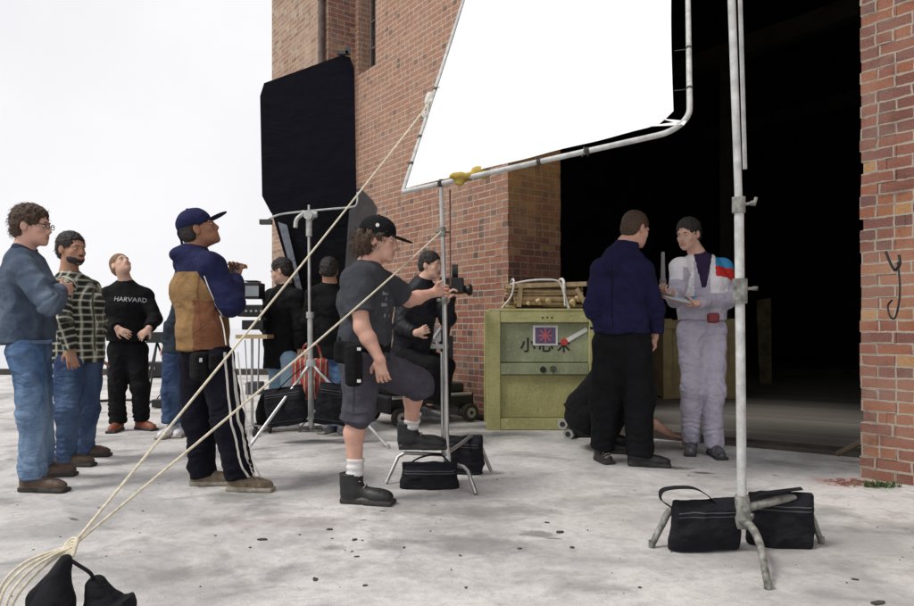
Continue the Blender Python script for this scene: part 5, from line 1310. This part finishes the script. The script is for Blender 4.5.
# crate
cr = thing('wooden_crate', 'large green wooden crate with black Chinese characters and a red-marked label', 'crate', W(546, 430, 6.97))
def painted(name, col, worn, ax=(1, 1, 8)):
    m, nt, b = newmat(name); h = N(nt); tc = h.n('ShaderNodeTexCoord').outputs['Object']
    gr = h.noise(h.scalev(tc, ax), 9, 6, .7); bl = h.noise(tc, 3.2, 5, .6); sp_ = h.noise(tc, 45, 4, .7)
    c = h.ramp(bl, [(.3, tuple(x*.72 for x in col)), (.55, col), (.75, worn)])
    c = h.mix(h.mapr(gr, .45, .7, 0, .4), c, tuple(x*.5 for x in col)); c = h.mix(h.mapr(sp_, .56, .72, 0, .6), c, tuple(min(1, x*1.35) for x in worn)); c = h.mix(h.mapr(sp_, .25, .38, .5, 0), c, (.08, .07, .05))
    h.l(c, b.inputs['Base Color']); b.inputs['Roughness'].default_value = .8; h.l(h.bump(gr, .5, .004), b.inputs['Normal']); return m
CG = painted('green_painted_wood', (.29, .32, .19), (.40, .42, .27), (8, 1, 1)); CY = painted('yellow_green_wood', (.46, .44, .19), (.56, .53, .30)); CYD = painted('worn_lower_panel', (.42, .40, .17), (.52, .48, .25), (8, 1, 1))
x0, x1 = W(489, 430, 6.97).x, W(600, 430, 6.97).x; yf = 6.97; zt = 1.165
m = MB(); m.box(((x0+x1)/2, yf+.34, zt/2+.01), ((x1-x0)/2-.03, .29, zt/2-.03)); m.build('box', CG, cr)
def board(name, mat, c, h_): MB().box(c, h_).build(name, mat, cr, bevel=.004)
board('frame_board', CY, (x0+.055, yf, zt/2), (.055, .02, zt/2)); board('frame_board', CY, (x1-.055, yf, zt/2), (.055, .02, zt/2))
for zc, hz in ((zt-.055, .055), (.60, .055), (.06, .055)): board('frame_board', CY if zc != .60 else CG, ((x0+x1)/2, yf+.002, zc), ((x1-x0)/2-.112, .018, hz))
board('panel', CG, ((x0+x1)/2, yf+.026, .865), ((x1-x0)/2-.11, .008, .20)); board('panel', CYD, ((x0+x1)/2, yf+.026, .33), ((x1-x0)/2-.11, .008, .21))
board('lid', CY, ((x0+x1)/2, yf+.32, zt+.012), ((x1-x0)/2, .34, .012))
for yb in (0, .6): board('side_board', CY, (x0-.011, yf+.03+yb, zt/2), (.012, .05, zt/2))
INK = simple('black_stencil', (.02, .02, .02), .8)
def flat_text(s, size, px, py, mat, parent, off=.017, name='stencil'):
    vs, fs = text_mb(s, size, bold=.0035 if size > .1 else .001, xdir=(1, 0, 0), up=(0, 0, 1), origin=V((W(px, py, yf).x, yf-off, W(px, py, yf).z)))
    me = bpy.data.meshes.new(name); me.from_pydata([tuple(v) for v in vs], [], fs); me.materials.append(mat); return link(name, me, parent)
flat_text('小', .15, 528, 346, INK, cr, -.016); flat_text('心', .15, 546, 346, INK, cr, -.016); flat_text('木', .13, 564, 347, INK, cr, -.016)
flat_text('• ▾ •', .07, 547, 318, INK, cr, .024); flat_text('● 辛', .08, 548, 370, INK, cr, .024)
m = MB(); q = W(545.5, 335.5, yf); m.box((q.x, yf+.014, q.z), (.122, .002, .098)); lb = m.build('shipping_label', simple('label_white', (.72, .70, .70), .6), cr)
MB().box((q.x, yf+.0105, q.z), (.100, .0015, .078)).build('label_field', simple('label_grey', (.12, .09, .17), .6, .3, 40), lb)
m = MB()
for a in range(4): m.box((q.x, yf+.0075-a*.0006, q.z), (.074, .0003, .007), Matrix.Rotation(a*math.pi/4, 3, 'Y'))
m.build('label_emblem', simple('label_red', (.48, .12, .14), .6), lb)
m = MB(); q = W(577, 335, yf); m.box((q.x, yf+.014, q.z), (.115, .002, .020), Matrix.Rotation(-math.radians(30), 3, 'Y')); tp_ = m.build('white_strip', simple('strip_white', (.75, .75, .73), .6), cr)
m = MB(); q = W(564.5, 342, yf); m.tube([(q.x, yf+.012, q.z), (q.x, yf+.008, q.z)], .034, 14); m.build('red_spot', simple('spot_red', (.55, .05, .05), .6), cr)

# bundle on the crate
bd = thing('stick_bundle', 'bundle of split wood tied with white rope on top of the green crate', 'bundle', W(548, 311, 7.25))
rnd = random.Random(12)
mats_ = [simple('wood_a', (.20, .08, .045), .9, .4, 20), simple('wood_b', (.42, .31, .17), .9, .3, 20), simple('wood_c', (.06, .035, .025), .9, .4, 20)]
zb = zt+.024; m = MB()
for i in range(90):
    row = i % 6; y_ = 7.05+rnd.uniform(0, .45); z_ = zb+.02+row*.042; dz = rnd.uniform(-.015, .02); xa = .49+rnd.uniform(-.03, .10)+row*.006; xb = 1.28-rnd.uniform(0, .12)
    a = V((xa, y_, z_)); b2 = V((xb, y_+rnd.uniform(-.05, .05), z_+dz)); mid = (a+b2)/2+V((0, 0, rnd.uniform(-.01, .012)))
    m.tube([a, mid, b2], rnd.uniform(.014, .028), 6, mi=rnd.choice((0, 1, 1, 1, 2)))
m.build('sticks', mats_, bd)
for c_, h_, r_ in (((.88, 7.03, zb+.235), (.40, .02, .022), -.03), ((.90, 7.5, zb+.24), (.36, .02, .02), 0), ((.62, 7.02, zb+.12), (.022, .012, .10), .1), ((1.22, 7.02, zb+.13), (.02, .012, .08), -.5)): MB().box(c_, h_, Matrix.Rotation(r_, 3, 'Y')).build('cane_strip', mats_[1], bd)
for xx, tilt in ((.56, -.12), (1.05, .05)):
    m = MB(); m.tube(arc([V((xx+tilt, 6.99, zb+.005)), V((xx+tilt*.2, 6.985, zb+.13)), V((xx, 7.0, zb+.27)), V((xx, 7.25, zb+.30)), V((xx, 7.52, zb+.22)), V((xx, 7.55, zb))], 6), .010 if xx < 1 else .015, 8); m.build('rope', ROPEW, bd, smooth=True)
m = MB(); m.tube(arc([V((.52, 6.99, zb+.24)), V((.7, 6.98, zb+.275)), V((.88, 6.98, zb+.285)), V((1.0, 6.985, zb+.265)), V((1.05, 6.98, zb+.15)), V((1.06, 6.975, zb+.03))], 6), .010, 8); m.build('rope', ROPEW, bd, smooth=True)
tgm = simple('tag_yellow', (.50, .38, .18), .8, .4, 20)
for (a, s) in ((.80, .03), (.90, .034), (1.13, .036), (.70, .02), (1.18, .026)):
    q = V((a, 6.985, zb+rnd.uniform(.05, .14))); sdf_mesh('cloth_knot', [ell(q, (s, .018, s*.8), frame((.3, 1), 0, rnd.uniform(-1, 1)), .01), ell(q+V((s*.6, 0, -s*.7)), (s*.5, .012, s*.6), None, .01)], .006, tgm, bd, disp=lambda p: .012*vnoise(p*40, 4))
# crates inside the doorway
cw = simple('pale_crate_wood', (.40, .32, .16), .8, .2, 6, bump=.3)
ci = thing('wooden_crate', 'pale wooden crate inside the dark doorway behind the legs of the grey tracksuit', 'crate', W(699, 397, 10.2))
a_, b_ = W(663, 397, 9.9), W(737, 397, 9.9)
m = MB(); m.box(((a_.x+b_.x)/2, 10.25, .56), ((b_.x-a_.x)/2-.02, .33, .53)); m.build('box', cw, ci)
for xx in (a_.x+.06, b_.x-.06, (a_.x+b_.x)/2): MB().box((xx, 9.9, .57), (.06, .02, .56)).build('frame_board', cw, ci)
for zz in (.08, 1.05): MB().box(((a_.x+b_.x)/2, 9.885, zz), ((b_.x-a_.x)/2, .018, .06)).build('frame_board', cw, ci)
m = MB(); m.prism([W(757, 300, 12.6), W(771, 298, 12.6), W(772, 384, 12.4), W(760, 384, 12.4)], (0, .03, 0))
tag(m.build('leaning_board', simple('dim_board', (.12, .10, .05), .8, .5, 6)), 'dim plank leaning upright deep inside the dark doorway', 'plank')
# trolley wheels behind the crouching person
tc_ = thing('hand_trolley', 'small black trolley case with pale castors behind the crouching person', 'trolley', W(574, 440, 6.5))
m = MB(); m.box(W(582, 418, 6.6), (.14, .14, .16)); m.build('case', BP, tc_, bevel=.03)
for px, py in ((563.5, 424), (569, 434)):
    q = W(px, py, 6.42); m = MB(); m.tube([q+V((-.012, -.02, 0)), q+V((.012, .02, 0))], .048, 14); w_ = m.build('wheel', BUCKLE, tc_, smooth=True); m = MB(); m.tube([q+V((-.016, -.027, 0)), q+V((.016, .027, 0))], .024, 10); m.build('hub', BP, w_)
# things in the gap at the left
tp = thing('camera_tripod', 'small black tripod with a case on it beyond the man in black', 'tripod', W(157, 405, 9.0))
q = W(157, 342, 9.2)
for a in (.5, 2.6, 4.7): MB().tube([q, V((q.x+math.cos(a)*.28, q.y+math.sin(a)*.28, 0))], .014, 6).build('leg', BP, tp)
MB().box(q+V((0, 0, .06)), (.11, .09, .07)).build('case', BP, tp, bevel=.01)
cs = thing('equipment_case', 'low black equipment case on the concrete in the gap right of the man in black', 'case', W(163, 408, 8.8))
m = MB(); m.box(W(162, 403, 8.9), (.10, .08, .05)); m.build('body', BP, cs, bevel=.01); MB().tube(arc([W(157, 399, 8.8), W(160, 395, 8.8), W(165, 395, 8.8), W(168, 399, 8.8)], 4), .008, 6).build('handle', BP, cs)
cs = thing('equipment_case', 'long dark equipment case far back by the quay kerb', 'case', W(140, 376, 14.2))
m = MB(); m.box(W(148, 369, 14.4), (.75, .2, .15)); m.build('body', BP, cs, bevel=.02); m = MB(); m.box(W(142, 368, 14.18), (.06, .01, .03)); m.box(W(152, 368, 14.18), (.06, .01, .03)); m.build('latches', BUCKLE, cs)
# ------------------------------------------------------------------ camera, light, world
cam = bpy.data.cameras.new('camera'); co = bpy.data.objects.new('camera', cam); COL.objects.link(co)
cam.lens = 28.0; cam.sensor_width = 36.0; co.location = (0, 0, CH); co.rotation_euler = (math.radians(90), 0, 0); cam.shift_y = 25/914; cam.clip_end = 9000; cam.clip_start = .05
scn.camera = co
EL, AZ = math.radians(54), math.radians(245)     # azimuth measured clockwise from +Y
sd = V((math.sin(AZ)*math.cos(EL), math.cos(AZ)*math.cos(EL), math.sin(EL)))
su = bpy.data.lights.new('sun', 'SUN'); su.energy = 1.5; su.angle = math.radians(14); su.color = (1, .96, .90)
so = bpy.data.objects.new('sun', su); COL.objects.link(so); so.location = (0, 0, 20); so.rotation_euler = (-sd).to_track_quat('-Z', 'Y').to_euler()
w = bpy.data.worlds.new('World'); scn.world = w; w.use_nodes = True; nt = w.node_tree; nt.nodes.clear(); h = N(nt)
out = h.n('ShaderNodeOutputWorld'); bg = h.n('ShaderNodeBackground'); h.l(bg.outputs[0], out.inputs[0])
sky = h.n('ShaderNodeTexSky', sky_type='NISHITA'); sky.sun_disc = False; sky.sun_elevation = EL; sky.sun_rotation = AZ
hs_ = h.n('ShaderNodeHueSaturation'); hs_.inputs['Saturation'].default_value = .25; h.l(sky.outputs[0], hs_.inputs['Color'])
tc = h.n('ShaderNodeTexCoord').outputs['Generated']
cl = h.ramp(h.noise(tc, 2.2, 4, .5), [(.3, (7.7, 7.6, 7.9)), (.7, (8.9, 8.8, 8.9))])
h.l(h.mix(.85, hs_.outputs[0], cl), bg.inputs[0]); bg.inputs[1].default_value = .088
vs_ = scn.view_settings; vs_.view_transform = 'Standard'; vs_.look = 'None'; vs_.gamma = 1; vs_.exposure = .48; vs_.use_curve_mapping = False
scn.render.engine = 'CYCLES'
